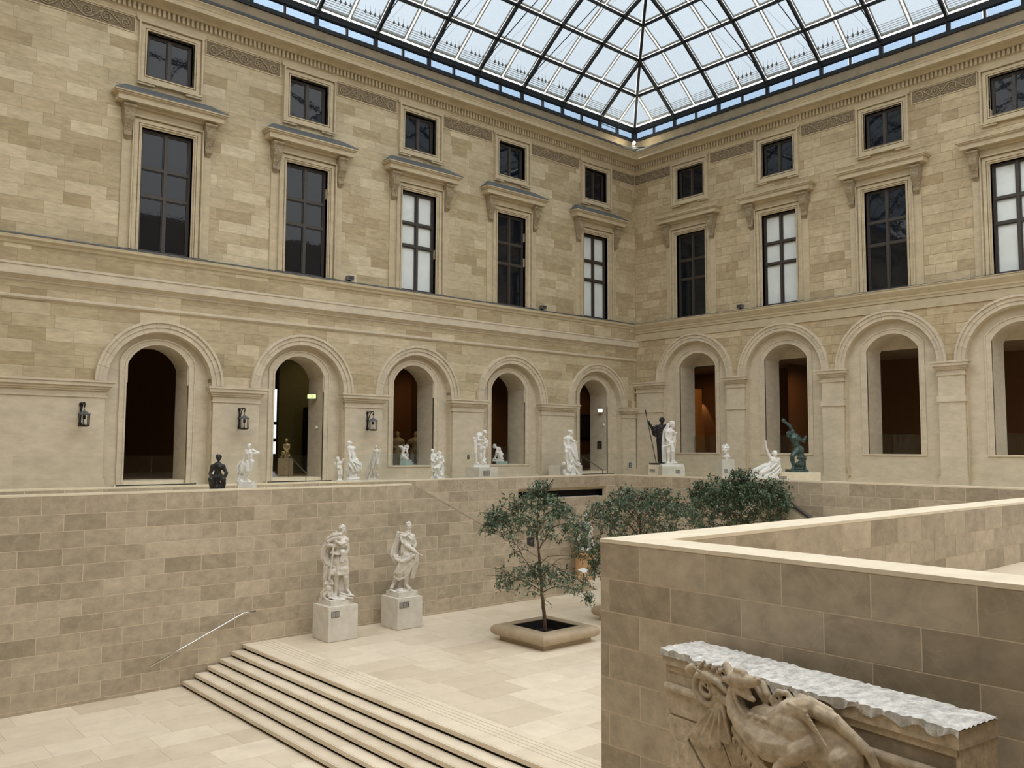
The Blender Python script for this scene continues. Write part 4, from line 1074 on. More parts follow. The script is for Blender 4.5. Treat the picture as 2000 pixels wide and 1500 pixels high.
    def rock(s, u, v, ru, rv, rd, n=9, seed=1):
        rg = random.Random(seed)
        for i in range(n): s.e((u + rg.uniform(-.6, .6) * ru, v + rg.uniform(-.3, .4) * rv, rg.uniform(-.6, .6) * rd), (ru * rg.uniform(.35, .6), rd * rg.uniform(.35, .6), rv * rg.uniform(.4, .75)), rg.uniform(-20, 20))
        return s
    def skin(s, name, mat, parent, voxel, smooth=2):
        me = s.mb.mesh(name, mat, fix=True)
        o = bpy.data.objects.new(name, me); COL.objects.link(o)
        md = o.modifiers.new('fuse', 'REMESH'); md.mode = 'VOXEL'; md.voxel_size = voxel; md.use_smooth_shade = True
        sm = o.modifiers.new('soften', 'SMOOTH'); sm.factor = .5; sm.iterations = smooth
        dg = bpy.context.evaluated_depsgraph_get(); ev = o.evaluated_get(dg)
        nm = bpy.data.meshes.new_from_object(ev); nm.name = name
        o.modifiers.clear(); o.data = nm; bpy.data.meshes.remove(me)
        if not nm.materials: nm.materials.append(mat)
        nm.polygons.foreach_set('use_smooth', [True] * len(nm.polygons))
        if parent: o.parent = parent
        return o

def slab_part(name, parent, ua, ub, va, vb, k, u0, v0, depth, mat, d0=None):
    """plinth box in drawing units"""
    d0 = -depth / 2 if d0 is None else d0
    return MB().box((ua - u0) * k, (ub - u0) * k, d0, d0 + depth, (v0 - vb) * k, (v0 - va) * k, .5).build(name, M[mat], parent)

# ---------------------------------------------------------------- pedestals
def pedestal(loc, w, d, h, rz_, label, mat='pedestal', cat='pedestal', plaque=None, name='pedestal', group=None):
    e = empty(name, loc, rz_, label, cat, group)
    b = MB()
    b.box(-w / 2 + .015, w / 2 - .015, -d / 2 + .015, d / 2 - .015, 0, .03, .1)
    b.box(-w / 2, w / 2, -d / 2, d / 2, .022, h - .10, .4); b.box(-w / 2 + .003, w / 2 - .003, -d / 2 + .003, d / 2 - .003, h - .10, h - .095, .1); b.box(-w / 2, w / 2, -d / 2, d / 2, h - .095, h, .7)
    o = b.build('body', M[mat], e)
    if plaque:
        px, pz, pw, ph, side, n = plaque
        pr = MB(); pl = MB()
        def F(u, z, q):
            return (u, -d / 2 - q, z) if side == 'y' else (-w / 2 - q, u, z)
        pr.prism([(px - pw / 2, pz - ph / 2), (px + pw / 2, pz - ph / 2), (px + pw / 2, pz + ph / 2), (px - pw / 2, pz + ph / 2)], F, 0, .018)
        po = pr.build('plaque', M['plaque_rim'], e)
        for j in range(n):
            a = px - pw / 2 + pw * j / n + .01; c = px - pw / 2 + pw * (j + 1) / n - .01
            dark = (n == 3 and j == 2)
            MB().prism([(a, pz - ph / 2 + .012), (c, pz - ph / 2 + .012), (c, pz + ph / 2 - .012), (a, pz + ph / 2 - .012)], F, .015, .024).build('label_sheet', M['plaque'], po)
            tx = MB()
            if dark: tx.prism([((a + c) / 2 - .02, pz - ph * .3), ((a + c) / 2 + .04, pz - ph * .3), ((a + c) / 2 + .04, pz + ph * .3), ((a + c) / 2 - .02, pz + ph * .3)], F, .022, .027)
            else:
                for q in range(3): tx.prism([(a + .02, pz + ph * (.05 - .09 * q)), (c - .03 - .02 * q, pz + ph * (.05 - .09 * q)), (c - .03 - .02 * q, pz + ph * (.08 - .09 * q)), (a + .02, pz + ph * (.08 - .09 * q))], F, .022, .0255)
            tx.build('printed_lines', M['plaque_rim'], po)
    return e
def statue(name, loc, label, cat='statue', rz_=FACE, group=None): return empty(name, loc, rz_, label, cat, group)

# ================================================================== THE TWO LARGE STATUES OF THE COURT
pedestal((-22.52, -7.48, 0), .98, .95, 1.02, 0, 'pale stone block pedestal under the cloaked statue nearest the steps', plaque=(-.27, .80, .26, .17, 'y', 2))
t = statue('marble_statue', (-22.52, -7.48, 1.02), 'marble statue of a short-tunic cloaked man leaning on a staff, nearest the steps')
k = 1 / 396.; S = Clay(k, 340, 1010)
MB().box(-.36, .36, -.36, .36, 0, .16, .5).build('plinth', M['marble_warm'], t).rotation_euler = (0, 0, -FACE)
S.rock(345, 942, 150, 26, 120, 16, 3)
S.leg((352, 520, 0), (345, 705, -20), (337, 872, 10), (345, 922, -45), 58, 37, 25)
S.leg((430, 515, 10), (458, 695, -10), (462, 850, 40), (515, 905, 5), 58, 37, 25)
S.torso((398, 195, 0), (375, 300, 0), (378, 400, 0), (390, 470, 0), 92, .66)
S.head((408, 138, -5), 108, 48, 0, 'short')
S.e((378, 520, 5), (112, 85, 110)).e((390, 600, 5), (110, 88, 60))          # tunic
for i in range(9): S.c((290 + i * 22, 455, -60 + abs(i - 4) * 12), 15, (268 + i * 27, 655, -78 + abs(i - 4) * 14), 19)
S.fold([(290, 395, -62), (375, 415, -75), (455, 395, -60)], 13, 2)
S.fold([(425, 375, -80), (440, 430, -85), (420, 500, -85)], 15, 2); S.e((432, 400, -85), 26); S.c((445, 410, -75), 14, (460, 480, -70), 12)
S.arm((305, 255, -10), (232, 322, -25), (300, 318, -75), 34, 22, (352, 335, -80), .8)
S.arm((448, 265, 10), (470, 370, 30), (448, 430, -20), 33, 22, (440, 470, -40))
# cloak
S.fold([(395, 225, -60), (320, 240, -55), (250, 275, -30)], 24, 3); S.fold([(300, 190, 20), (345, 265, -60), (405, 300, -80), (455, 285, -50)], 20, 3)
S.e((370, 245, 10), (95, 70, 55))
S.fold([(245, 285, 10), (200, 385, 20), (195, 470, 15), (225, 530, -5), (285, 565, -25), (335, 575, -35)], 22, 3, 1.5)
S.fold([(265, 320, 40), (240, 430, 50), (250, 520, 30)], 26, 2)
S.c((322, 320, -88), 11, (300, 590, -92), 13).c((300, 590, -92), 14, (280, 712, -90), 18)     # staff
S.e((325, 625, -70), (32, 30, 38)).e((312, 648, -85), 20).e((340, 605, -60), 22)                # mask on the trunk
S.c((250, 600, 10), 40, (250, 800, 15), 44).fold([(235, 580, -20), (235, 720, -25), (230, 860, -20)], 20, 3)
S.c((235, 765, -70), 20, (312, 765, -70), 20).c((252, 745, -70), 15, (300, 735, -70), 22)
S.e((268, 822, -62), (42, 40, 42)); S.fold([(262, 850, -60), (215, 900, -55), (225, 925, -50)], 24, 3); S.fold([(280, 860, -60), (300, 920, -60)], 22, 2)
S.c((400, 660, 45), 40, (395, 900, 50), 52).fold([(425, 690, 30), (370, 850, 20), (345, 870, 20)], 16, 2)
S.fold([(400, 910, -40), (470, 925, -50), (550, 940, -30)], 16, 3)
S.skin('figure', M['marble_warm'], t, .0125)

pedestal((-20.05, -7.35, 0), .94, .94, .98, 0, 'pale stone block pedestal under the toga statue by the block wall', plaque=(-.22, .77, .36, .17, 'y', 3))
t = statue('marble_statue', (-20.05, -7.35, .98), 'marble statue of a man in a toga holding out a short baton')
k = 1 / 402.; S = Clay(k, 310, 1020)
MB().box(-.36, .36, -.36, .36, 0, .165, .5).build('plinth', M['marble_warm'], t).rotation_euler = (0, 0, -FACE)
S.rock(305, 950, 170, 30, 140, 12, 5)
S.leg((330, 530, 10), (252, 735, -10), (205, 875, 30), (182, 918, -15), 60, 38, 27)
S.leg((400, 530, -20), (372, 750, -55), (362, 882, -10), (408, 925, -55), 60, 38, 27)
S.c((300, 760, 60), 46, (290, 920, 60), 60)
S.torso((385, 205, 0), (362, 300, 0), (365, 400, 0), (375, 490, 0), 90, .66)
S.head((388, 138, -5), 112, 14, 0, 'short')
S.arm((318, 285, -35), (368, 375, -75), (478, 440, -105), 36, 23, (520, 470, -115), .9); S.c((505, 462, -115), 9, (576, 496, -125), 9)
S.e((322, 295, -30), (52, 50, 55)); S.fold([(300, 270, -60), (320, 330, -75), (345, 345, -70)], 13, 2)
S.arm((432, 270, 0), (470, 370, 20), (440, 440, -40), 34, 22)
for i in range(6): S.c((310 + i * 22, 330, -58), 11, (305 + i * 24, 470, -66), 13)
S.fold([(395, 225, -55), (345, 260, -65), (285, 250, -30)], 18, 3); S.fold([(400, 250, -60), (440, 300, -50), (430, 380, -45)], 16, 2)
S.fold([(278, 235, 25), (250, 340, 35), (212, 440, 25), (200, 505, 5), (240, 560, -35), (320, 578, -75), (410, 545, -90), (470, 495, -90)], 25, 3, 1.4)
S.fold([(290, 300, 40), (265, 420, 45), (240, 500, 30)], 26, 2)
S.e((365, 590, -5), (105, 85, 110), 8); S.e((330, 680, -5), (98, 80, 90), 20); S.c((380, 520, -40), 80, (290, 740, -30), 62)
for i in range(8): S.c((300 + i * 26, 560, -88), 12, (232 + i * 24, 720 + 10 * (i % 2), -85), 15)
S.fold([(235, 700, -50), (300, 735, -80), (345, 690, -90), (420, 590, -95)], 15, 3); S.fold([(225, 765, -30), (275, 800, -60), (340, 770, -75)], 17, 2)
S.fold([(470, 490, -80), (480, 580, -75), (445, 700, -60), (420, 780, -45)], 19, 4, 1.3)
S.skin('figure', M['marble_warm'], t, .0125)

# ================================================================== STATUES OF THE TERRACE
# a) standing nude with bundle of drapery
t = statue('marble_statue', (-24.2, -4.77, PLAT), 'white marble nude with one elbow out and drapery bundle, at far left below the lantern')
k = 1 / 934.; S = Clay(k, 400, 1400 + .35 * 934)
slab_part('plinth', t, 205, 640, 1355, 1700, k, 400, 1400 + .35 * 934, .38, 'marble'); slab_part('upper_plinth', t, 222, 605, 1265, 1355, k, 400, 1400 + .35 * 934, .32, 'marble')
S.leg((425, 700, -20), (425, 945, -70), (275, 1195, 0), (250, 1245, -60), 72, 48, 32); S.leg((535, 690, 0), (478, 950, 0), (390, 1195, 20), (495, 1245, -20), 78, 50, 32)
S.torso((462, 330), (455, 420, 0), (462, 560, -10), (482, 640, 0), 108, .65, True)
S.head((455, 235, -20), 150, -18, 12, 'bun')
S.arm((365, 375, 0), (325, 535, 10), (272, 690, -20), 42, 27, (255, 760, -20)); S.arm((548, 350, 0), (728, 420, 0), (600, 445, -40), 42, 30, (560, 430, -50), .9)
S.e((255, 860, -10), (100, 85, 165)); S.fold([(290, 720, -60), (220, 850, -80), (230, 990, -50)], 34, 4); S.fold([(340, 760, -40), (330, 900, -50), (260, 1000, -40)], 30, 3)
S.fold([(230, 980, 0), (180, 1120, 0), (140, 1250, -10)], 40, 3); S.c((190, 1100, 20), 60, (170, 1290, 20), 85); S.fold([(540, 420, -60), (530, 560, -70)], 18, 2)
S.rock(400, 1262, 190, 22, 150, 10, 2)
S.skin('figure', M['marble'], t, .0095)
# small label panel beside it
t = empty('wall_label', (-23.35, -.13, 4.62), 0, 'small white label panel on the pier at far left', 'sign')
MB().box(-.14, .14, 0, .03, -.17, .17).build('panel', M['white_panel'], t); MB().box(-.1, .1, -.004, .001, -.1, .1).build('print', M['plaque'], t)
# c) large nude seen from behind, with winged child
def from863(name, loc, label, build, v0, u0):
    t = statue(name, loc, label); kk = 1 / 863.; s_ = Clay(kk, u0, v0); build(s_, t); s_.skin('figure', M['marble'], t, .0105); return t
def venus(S, t):
    S.torso((515, 300), (560, 400, 0), (625, 590, 0), (680, 760, 0), 120, .68, True, True)
    S.head((472, 215, -10), 170, -75, 8, 'bun')
    S.arm((478, 355, -20), (515, 570, -60), (540, 770, -70), 52, 34, (560, 850, -75)); S.arm((640, 360, 20), (600, 560, 90), (520, 700, 90), 50, 32)
    S.e((700, 900, 0), (150, 120, 165)); S.e((640, 1020, 0), (150, 110, 170))
    S.fold([(570, 790, -100), (690, 810, -130), (850, 900, -60)], 34, 3); S.fold([(580, 830, -110), (690, 960, -140), (740, 1110, -110)], 36, 4); S.fold([(840, 900, -60), (830, 1020, -50), (740, 1120, -60)], 36, 3)
    S.leg((500, 880, 0), (455, 1080, -40), (450, 1300, 10), (440, 1360, -50), 80, 55, 38); S.fold([(540, 860, -60), (500, 1000, -60), (480, 1200, -40)], 34, 3)
    S.c((600, 1100, 0), 110, (600, 1360, 0), 150); S.rock(650, 1360, 230, 60, 190, 12, 8); S.c((720, 1180, -30), 40, (750, 1340, -60), 40)
    S.box(420, 860, 1385, 1700, -190, 190)
from863('marble_statue', (-18.92, -2.3, PLAT), 'large white marble nude seen from behind with slipping drapery', venus, 1390 + .36 * 863, 620)
def cupid(S, t):
    S.torso((245, 790), (285, 850), (290, 940), (290, 1010), 88, .75); S.head((225, 720, 0), 150, 30, 0, 'short')
    S.arm((350, 820, -10), (380, 760, -30), (425, 700, -40), 34, 24, (445, 675, -45)); S.arm((220, 850, 0), (240, 950, -40), (290, 960, -70), 34, 24)
    S.leg((255, 1050), (265, 1200, -20), (265, 1340, 10), (262, 1385, -40), 58, 42, 30); S.leg((330, 1050), (345, 1200, -20), (325, 1340, 10), (335, 1385, -40), 58, 42, 30)
    for j in range(4): S.c((240, 880 + j * 20, 50), 28, (120 + j * 14, 840 + j * 50, 70), 20)
    S.e((150, 880, 65), (62, 22, 78), -30); S.c((265, 1000, -70), 22, (260, 960, -80), 18); S.fold([(240, 960, -70), (310, 1000, -80)], 20, 2)
    S.box(200, 400, 1385, 1700, -120, 120)
from863('marble_statue', (-19.48, -2.3, PLAT), 'small white winged child standing beside the large nude', cupid, 1390 + .36 * 863, 290)
# d) slender figure with long drapery
def slim(S, t):
    S.torso((1400, 400), (1425, 470), (1420, 590), (1425, 690), 92, .62); S.head((1398, 335, -10), 120, -15, 5, 'short'); S.c((1395, 290, 0), 14, (1395, 255, 0), 10)
    S.arm((1530, 440), (1530, 570, 0), (1480, 690, -50), 36, 24, (1450, 750, -60)); S.arm((1345, 440), (1330, 580, 20), (1330, 700, 0), 36, 24, (1340, 760, 0))
    S.leg((1380, 730), (1320, 1000, -20), (1375, 1290, 20), (1385, 1350, -40), 68, 44, 30); S.leg((1480, 720, -20), (1470, 880, -90), (1420, 1090, -20), (1470, 1165, -60), 62, 42, 28)
    S.fold([(1290, 720, 20), (1260, 940, 25), (1215, 1180, 25), (1140, 1350, 20)], 34, 4, 1.5, 1.5); S.fold([(1300, 560, 30), (1250, 760, 30)], 30, 2)
    S.rock(1460, 1240, 85, 80, 80, 8, 4); S.rock(1360, 1370, 220, 30, 120, 10, 7); S.box(1180, 1540, 1385, 1720, -120, 120)
t = statue('marble_statue', (-17.5, -1.6, PLAT), 'slim pale marble youth with trailing drapery standing right of the large nude'); S = Clay(1 / 825., 1390, 1390 + .31 * 825); slim(S, t); S.skin('figure', M['marble_warm'], t, .0105)
# f) two figures on a rock
t = statue('marble_statue', (-14.9, -2.2, PLAT), 'white marble pair, one seated on a rock, embraced by one standing'); S = Clay(1 / 625., 1170, 1360 + .32 * 625)
S.torso((1050, 720), (1085, 790), (1060, 900), (1050, 960), 72, .65); S.head((1032, 660, -10), 100, 60, 10, 'short'); S.arm((1020, 760, -30), (1012, 890, -60), (1090, 930, -80), 32, 22, (1150, 925, -85)); S.arm((1130, 740, 0), (1200, 740, -40), (1260, 720, -30), 30, 20)
S.leg((1030, 990, 10), (1050, 1170, -10), (1035, 1300, 20), (1015, 1350, -20), 52, 36, 25)
S.torso((1195, 760, -20), (1215, 830, -20), (1220, 930, -10), (1230, 1000, 0), 70, .65, True); S.head((1190, 705, -30), 105, -60, -10, 'long'); S.arm((1285, 810, -10), (1325, 920, -20), (1275, 955, -60), 30, 20, (1240, 960, -70)); S.arm((1165, 820, -40), (1140, 900, -80), (1160, 880, -90), 28, 20)
S.leg((1220, 1020, -20), (1090, 1075, -80), (1130, 1230, -60), (1100, 1290, -90), 52, 36, 25); S.leg((1260, 1020, -10), (1200, 1090, -90), (1180, 1260, -60), (1160, 1310, -90), 50, 34, 24)
S.fold([(1280, 980, -40), (1200, 1060, -80), (1100, 1100, -90)], 24, 3); S.c((1265, 1080, 20), 75, (1265, 1320, 20), 80); S.rock(1250, 1230, 90, 130, 90, 10, 6); S.rock(1190, 1340, 170, 40, 110, 10, 9); S.box(1000, 1330, 1352, 1560, -110, 110)
S.skin('figure', M['marble'], t, .0115)
# g) helmeted soldier
gp = pedestal((-12.6, -2.2, PLAT), 1.02, .94, .77, 0, 'stone pedestal under the helmeted nude soldier', plaque=(-.1, .52, .34, .2, 'y', 2))
t = statue('marble_statue', (-12.6, -2.2, PLAT + .77), 'white marble nude soldier in a brimmed helmet bending over a raised knee'); k = 1 / 653.; S = Clay(k, 405, 1172)
slab_part('plinth', t, 200, 630, 1107, 1172, k, 405, 1172, .62, 'marble')
S.torso((425, 245), (335, 300, 0), (275, 400, 0), (255, 475, 0), 96, .66); S.head((488, 215, -10), 125, 62, 28, 'helmet')
S.arm((312, 300, -50), (315, 425, -90), (450, 425, -110), 36, 24, (520, 440, -115), .8); S.arm((430, 290, 30), (490, 390, 20), (560, 450, -50), 34, 22, (600, 460, -60), .8)
S.leg((240, 520, -10), (240, 780, -20), (262, 1030, 20), (330, 1092, -10), 66, 44, 28); S.leg((300, 540, 10), (490, 655, -20), (470, 910, 10), (520, 965, -20), 62, 44, 28)
S.rock(465, 1030, 100, 90, 90, 9, 4); S.fold([(420, 560, -30), (500, 520, -50), (560, 500, -30)], 24, 3); S.fold([(400, 560, -60), (390, 640, -60), (380, 700, -55)], 22, 2); S.fold([(560, 480, -30), (565, 560, -30), (540, 610, -30)], 16, 2)
S.e((200, 390, 30), (58, 45, 50)); S.fold([(170, 370, 20), (210, 420, 10), (270, 440, -40)], 16, 2); S.c((385, 700, 30), 34, (380, 940, 30), 44); S.rock(380, 850, 50, 80, 50, 6, 3)
S.skin('figure', M['marble'], t, .0115)
# i) draped standing man with figures at his feet
pedestal((-6.4, -1.0, PLAT), 1.5, .8, .76, 0, 'plain stone pedestal behind the tall marble group near the corner door')
t = statue('marble_statue', (-7.1, -2.0, PLAT), 'tall white marble group, bare-chested man leaning on a draped stump above crouching figures'); k = 1 / 591.; S = Clay(k, 460, 1390 + .3 * 591)
S.torso((455, 275), (405, 370, 0), (410, 500, 0), (430, 600, 0), 102, .66); S.head((478, 195, -10), 145, 62, 12, 'short'); S.c((440, 165, 0), 52, (500, 165, -10), 48)
S.arm((308, 370, 0), (305, 510, 10), (345, 610, -40), 40, 27, (370, 670, -50)); S.arm((500, 350, 0), (560, 430, -20), (635, 455, -50), 38, 25, (665, 510, -60))
S.c((590, 500, 20), 66, (600, 960, 20), 75); S.fold([(560, 500, -40), (580, 700, -50), (610, 950, -40)], 26, 4); S.fold([(350, 640, -50), (480, 640, -70), (600, 860, -70), (640, 960, -50)], 34, 3)
S.leg((370, 660, -20), (350, 740, -90), (400, 1000, -60), (390, 1080, -100), 70, 50, 34); S.e((450, 760, 0), (120, 90, 150)); S.fold([(440, 640, -80), (430, 800, -100), (460, 940, -90)], 30, 3)
S.head((500, 1035, -90), 120, 0, -10, 'long'); S.e((470, 1180, -60), (110, 90, 110)); S.arm((400, 1120, -90), (400, 1230, -130), (480, 1270, -150), 32, 24, (530, 1260, -150)); S.arm((330, 860, -20), (350, 960, -60), (400, 1050, -90), 28, 20); S.e((300, 1060, -30), (62, 55, 55))
S.rock(330, 1280, 75, 90, 80, 8, 5); S.c((560, 1150, -60), 40, (720, 1360, -80), 34); S.rock(480, 1350, 210, 50, 150, 12, 6); S.c((520, 950, 30), 130, (500, 1340, 20), 170); S.fold([(540, 980, -70), (640, 1080, -40), (715, 1120, -20)], 34, 3); S.box(280, 720, 1372, 1570, -170, 170)
S.skin('figure', M['marble'], t, .0125)
# e) crouching winged figure inside the second window
t = statue('marble_statue', (-14.3, .95, 4.93), 'small white winged figure kneeling on a pale green plinth inside the arched window'); k = 1 / 576.; S = Clay(k, 420, 1062)
slab_part('plinth', t, 275, 582, 988, 1062, k, 420, 1062, .5, 'green_plinth'); slab_part('upper_plinth', t, 290, 550, 925, 988, k, 420, 1062, .42, 'green_plinth')
S.torso((400, 625, 0), (350, 670, 0), (330, 760, 0), (325, 815, 0), 66, .66, False, True); S.head((445, 618, -20), 92, 70, 40, 'short'); S.arm((425, 660, -30), (455, 760, -50), (460, 850, -60), 26, 18, (465, 890, -65)); S.arm((395, 680, 30), (440, 760, 40), (455, 840, 10), 26, 18)
S.c((325, 815, -10), 52, (425, 890, -50), 36); S.c((425, 890, -50), 34, (285, 860, -20), 24); S.foot((285, 865, -20), (282, 912, -20), 20); S.c((330, 810, 20), 50, (440, 800, 30), 34); S.c((440, 800, 30), 32, (445, 900, 30), 22); S.foot((445, 895, 30), (480, 915, 10), 20)
for j in range(4): S.c((340, 620 + j * 8, 40), 16, (215 + j * 18, 590 + j * 16, 60), 12); S.c((350, 610 + j * 8, 60), 16, (460 - j * 18, 570 + j * 8, 90), 12)
S.e((270, 598, 55), (70, 20, 36), 10); S.e((410, 572, 75), (66, 20, 28), -8); S.rock(400, 918, 110, 18, 100, 8, 4)
S.skin('figure', M['marble'], t, .012)
# h) crouching figure inside the third window
t = statue('marble_statue', (-8.9, .95, 4.93), 'small white nude crouching on a pale green plinth inside the arched window'); k = 1 / 580.; S = Clay(k, 900, 1122)
slab_part('plinth', t, 790, 1115, 1047, 1122, k, 900, 1122, .5, 'green_plinth'); slab_part('upper_plinth', t, 700, 1020, 1005, 1047, k, 900, 1122, .4, 'marble')
S.torso((800, 650), (860, 710), (920, 800), (935, 860), 72, .68, True); S.head((745, 630, -10), 115, -75, 30, 'bun'); S.arm((800, 680, -30), (850, 800, -60), (790, 820, -80), 28, 20, (770, 860, -80)); S.arm((850, 670, 20), (880, 790, 30), (820, 850, 0), 28, 20)
S.c((930, 880, -10), 58, (810, 780, -50), 40); S.c((810, 780, -50), 38, (770, 940, -40), 24); S.foot((770, 940, -40), (715, 990, -60), 22); S.c((930, 880, 20), 56, (830, 900, 40), 40); S.c((830, 900, 40), 36, (920, 970, 50), 24); S.fold([(870, 820, -60), (900, 920, -60), (960, 990, -40)], 24, 3); S.rock(870, 990, 150, 22, 100, 8, 5)
S.skin('figure', M['marble'], t, .012)
# b) ochre seated figure in the first doorway, on its block
pedestal((-18.78, 3.5, 4.5), .62, .62, .72, FACE + .3, 'ochre stone pedestal inside the first doorway', 'gilt')
t = statue('marble_statue', (-18.78, 3.5, 5.22), 'ochre seated marble figure on the pedestal inside the first doorway'); k = 1 / 263.; S = Clay(k, 180, 1187)
S.torso((187, 1018), (190, 1045), (192, 1085), (190, 1115), 30, .68); S.head((187, 990), 44, 10, 15, 'short'); S.arm((160, 1040), (165, 1075, -15), (190, 1100, -30), 12, 9, (205, 1110, -32)); S.arm((218, 1040), (222, 1080, -10), (200, 1105, -30), 12, 9)
S.leg((175, 1125), (160, 1120, -40), (145, 1165, -20), (138, 1178, -35), 20, 15, 10); S.leg((205, 1125), (205, 1118, -40), (185, 1165, -30), (180, 1180, -40), 20, 15, 10); S.rock(195, 1155, 38, 34, 30, 9, 2); S.e((165, 1130, -20), (26, 30, 26)); S.rock(180, 1180, 50, 9, 40, 8, 3)
S.skin('figure', M['gilt'], t, .011)
# relief carved panel on the brown gallery wall, dark picture in the corner gallery
t = empty('relief_panel', (-6.35, 5.98, 7.35), 0, 'square carved stone relief hanging on the brown wall in the third arch', 'relief')
MB().box(-.55, .55, -.08, 0, -.62, .62).build('slab', M['gilt'], t); q = MB(); rg = random.Random(5)
for i in range(60): q.ball((rg.uniform(-.46, .46), -.08, rg.uniform(-.52, .52)), (rg.uniform(.03, .1), .05, rg.uniform(.03, .12)), 7, 5)
q.build('carving', M['gilt'], t, True)
t = empty('dark_picture', (2.3, 5.98, 7.0), 0, 'dark framed picture on the brown wall in the corner doorway', 'picture')
MB().box(-.8, .8, -.07, 0, -.75, .75).build('frame', M['iron'], t); MB().box(-.7, .7, -.08, -.05, -.65, .65).build('canvas', M['dark_sign'], t)

# ---------------------------------------------------------------- right terrace
pedestal((-2.85, -3.72, PLAT), .95, .95, .80, FACE, 'cream stone pedestal under the black bronze figure', 'coping', plaque=(-.3, .52, .26, .15, 'y', 2))
t = statue('bronze_statue', (-2.85, -3.72, PLAT + .80), 'black bronze robed figure holding a long spear'); k = 1 / 402.; S = Clay(k, 330, 1165)
slab_part('base_slab', t, 195, 455, 1135, 1166, k, 330, 1166, .55, 'bronze')
S.head((440, 310), 125, -6, 4, 'short'); S.torso((430, 385), (410, 470), (405, 600), (405, 700), 96, .66); S.e((405, 520), (100, 70, 120)); S.e((400, 660), (75, 62, 130))
S.arm((335, 430), (235, 450, -20), (185, 360, -30), 34, 24); S.hand((185, 365, -30), (168, 305, -30), 1, .9); S.e((295, 500, 0), (55, 40, 80), 20); S.arm((505, 420), (520, 560, 0), (500, 680, -30), 34, 24, (495, 730, -35))
S.c((385, 720), 62, (390, 1080), 44); S.c((430, 720), 60, (440, 1080), 42); S.c((405, 760, -10), 62, (420, 1100, -10), 52)
for i in range(6): S.c((345 + i * 24, 640, -52), 13, (372 + i * 17, 1080, -46), 13)
for j in range(5): S.fold([(350 + j * 4, 410 + j * 42, -50), (410, 460 + j * 50, -82), (480 - j * 4, 410 + j * 40, -50)], 12, 1)
S.fold([(270, 440, 0), (300, 560, 10), (330, 580, 0)], 22, 3); S.foot((385, 1085, -10), (375, 1128, -50), 26); S.foot((440, 1085, -10), (455, 1128, -50), 26)
S.skin('figure', M['bronze'], t, .013)
q = MB(); q.tube([((105 - 330) * k, -.09, (1166 - 95) * k), ((315 - 330) * k, -.09, (1166 - 1138) * k)], .018, 8); q.caps(((108 - 330) * k, -.09, (1166 - 105) * k), .03, ((128 - 330) * k, -.09, (1166 - 170) * k), .022); q.build('spear', M['bronze'], t, True)
pedestal((-3.45, -5.1, PLAT), 1.05, .95, .75, FACE, 'pale stone pedestal under the veiled marble figure', plaque=(.2, .52, .2, .17, 'y', 2))
t = statue('marble_statue', (-3.45, -5.1, PLAT + .75), 'white marble nude with long veil and sword hilt in front of the black bronze'); k = 1 / 413.; S = Clay(k, 630, 1212)
slab_part('plinth', t, 420, 838, 1165, 1212, k, 630, 1212, .6, 'marble')
S.head((650, 408), 135, 48, 14, 'short'); S.fold([(605, 400, 30), (570, 470, 30), (545, 560, 45)], 17, 3); S.torso((620, 480), (605, 545), (610, 650), (600, 730), 78, .66); S.arm((532, 530, -10), (530, 650, -10), (590, 770, -55), 32, 22, (625, 810, -65), .8); S.arm((672, 545), (700, 640, 20), (715, 570, -20), 29, 21); S.hand((712, 575, -20), (750, 545, -25), 1, .9)
S.leg((630, 770, -10), (650, 920, -40), (650, 1085, 0), (715, 1148, -30), 56, 40, 26); S.leg((575, 770, 10), (570, 930, 0), (580, 1100, 30), (560, 1148, 0), 56, 40, 26)
S.c((445, 832, -50), 11, (590, 798, -70), 13); S.e((442, 832, -50), 15); S.fold([(570, 420, 20), (515, 520, 75), (490, 700, 85), (487, 900, 85), (498, 1130, 80)], 15, 3, 1.2, 1.2); S.fold([(540, 720, 85), (540, 900, 90), (545, 1130, 85)], 13, 2)
S.fold([(715, 600, 40), (720, 720, 60), (705, 900, 70), (690, 1080, 70)], 11, 2); S.fold([(690, 640, -20), (670, 760, -40)], 16, 2); S.rock(610, 1155, 150, 14, 90, 9, 4)
S.skin('figure', M['marble'], t, .0125)
# k) bust
pedestal((-3.6, -8.24, PLAT), .56, .5, 1.12, FACE + .12, 'slim tall stone pedestal carrying the bust', plaque=(-.1, .62, .16, .15, 'y', 1))
t = statue('marble_bust', (-3.6, -8.24, PLAT + 1.18), 'white marble bust of a man on the slim pedestal', 'bust'); k = 1 / 457.; S = Clay(k, 250, 1008)
S.head((243, 835), 190, -38, -4, 'short'); S.c((258, 910, 10), 44, (262, 970, 10), 62); S.e((258, 985, 0), (92, 60, 32)); S.c((262, 1000), 50, (262, 1003), 50); S.skin('bust', M['marble'], t, .0095)
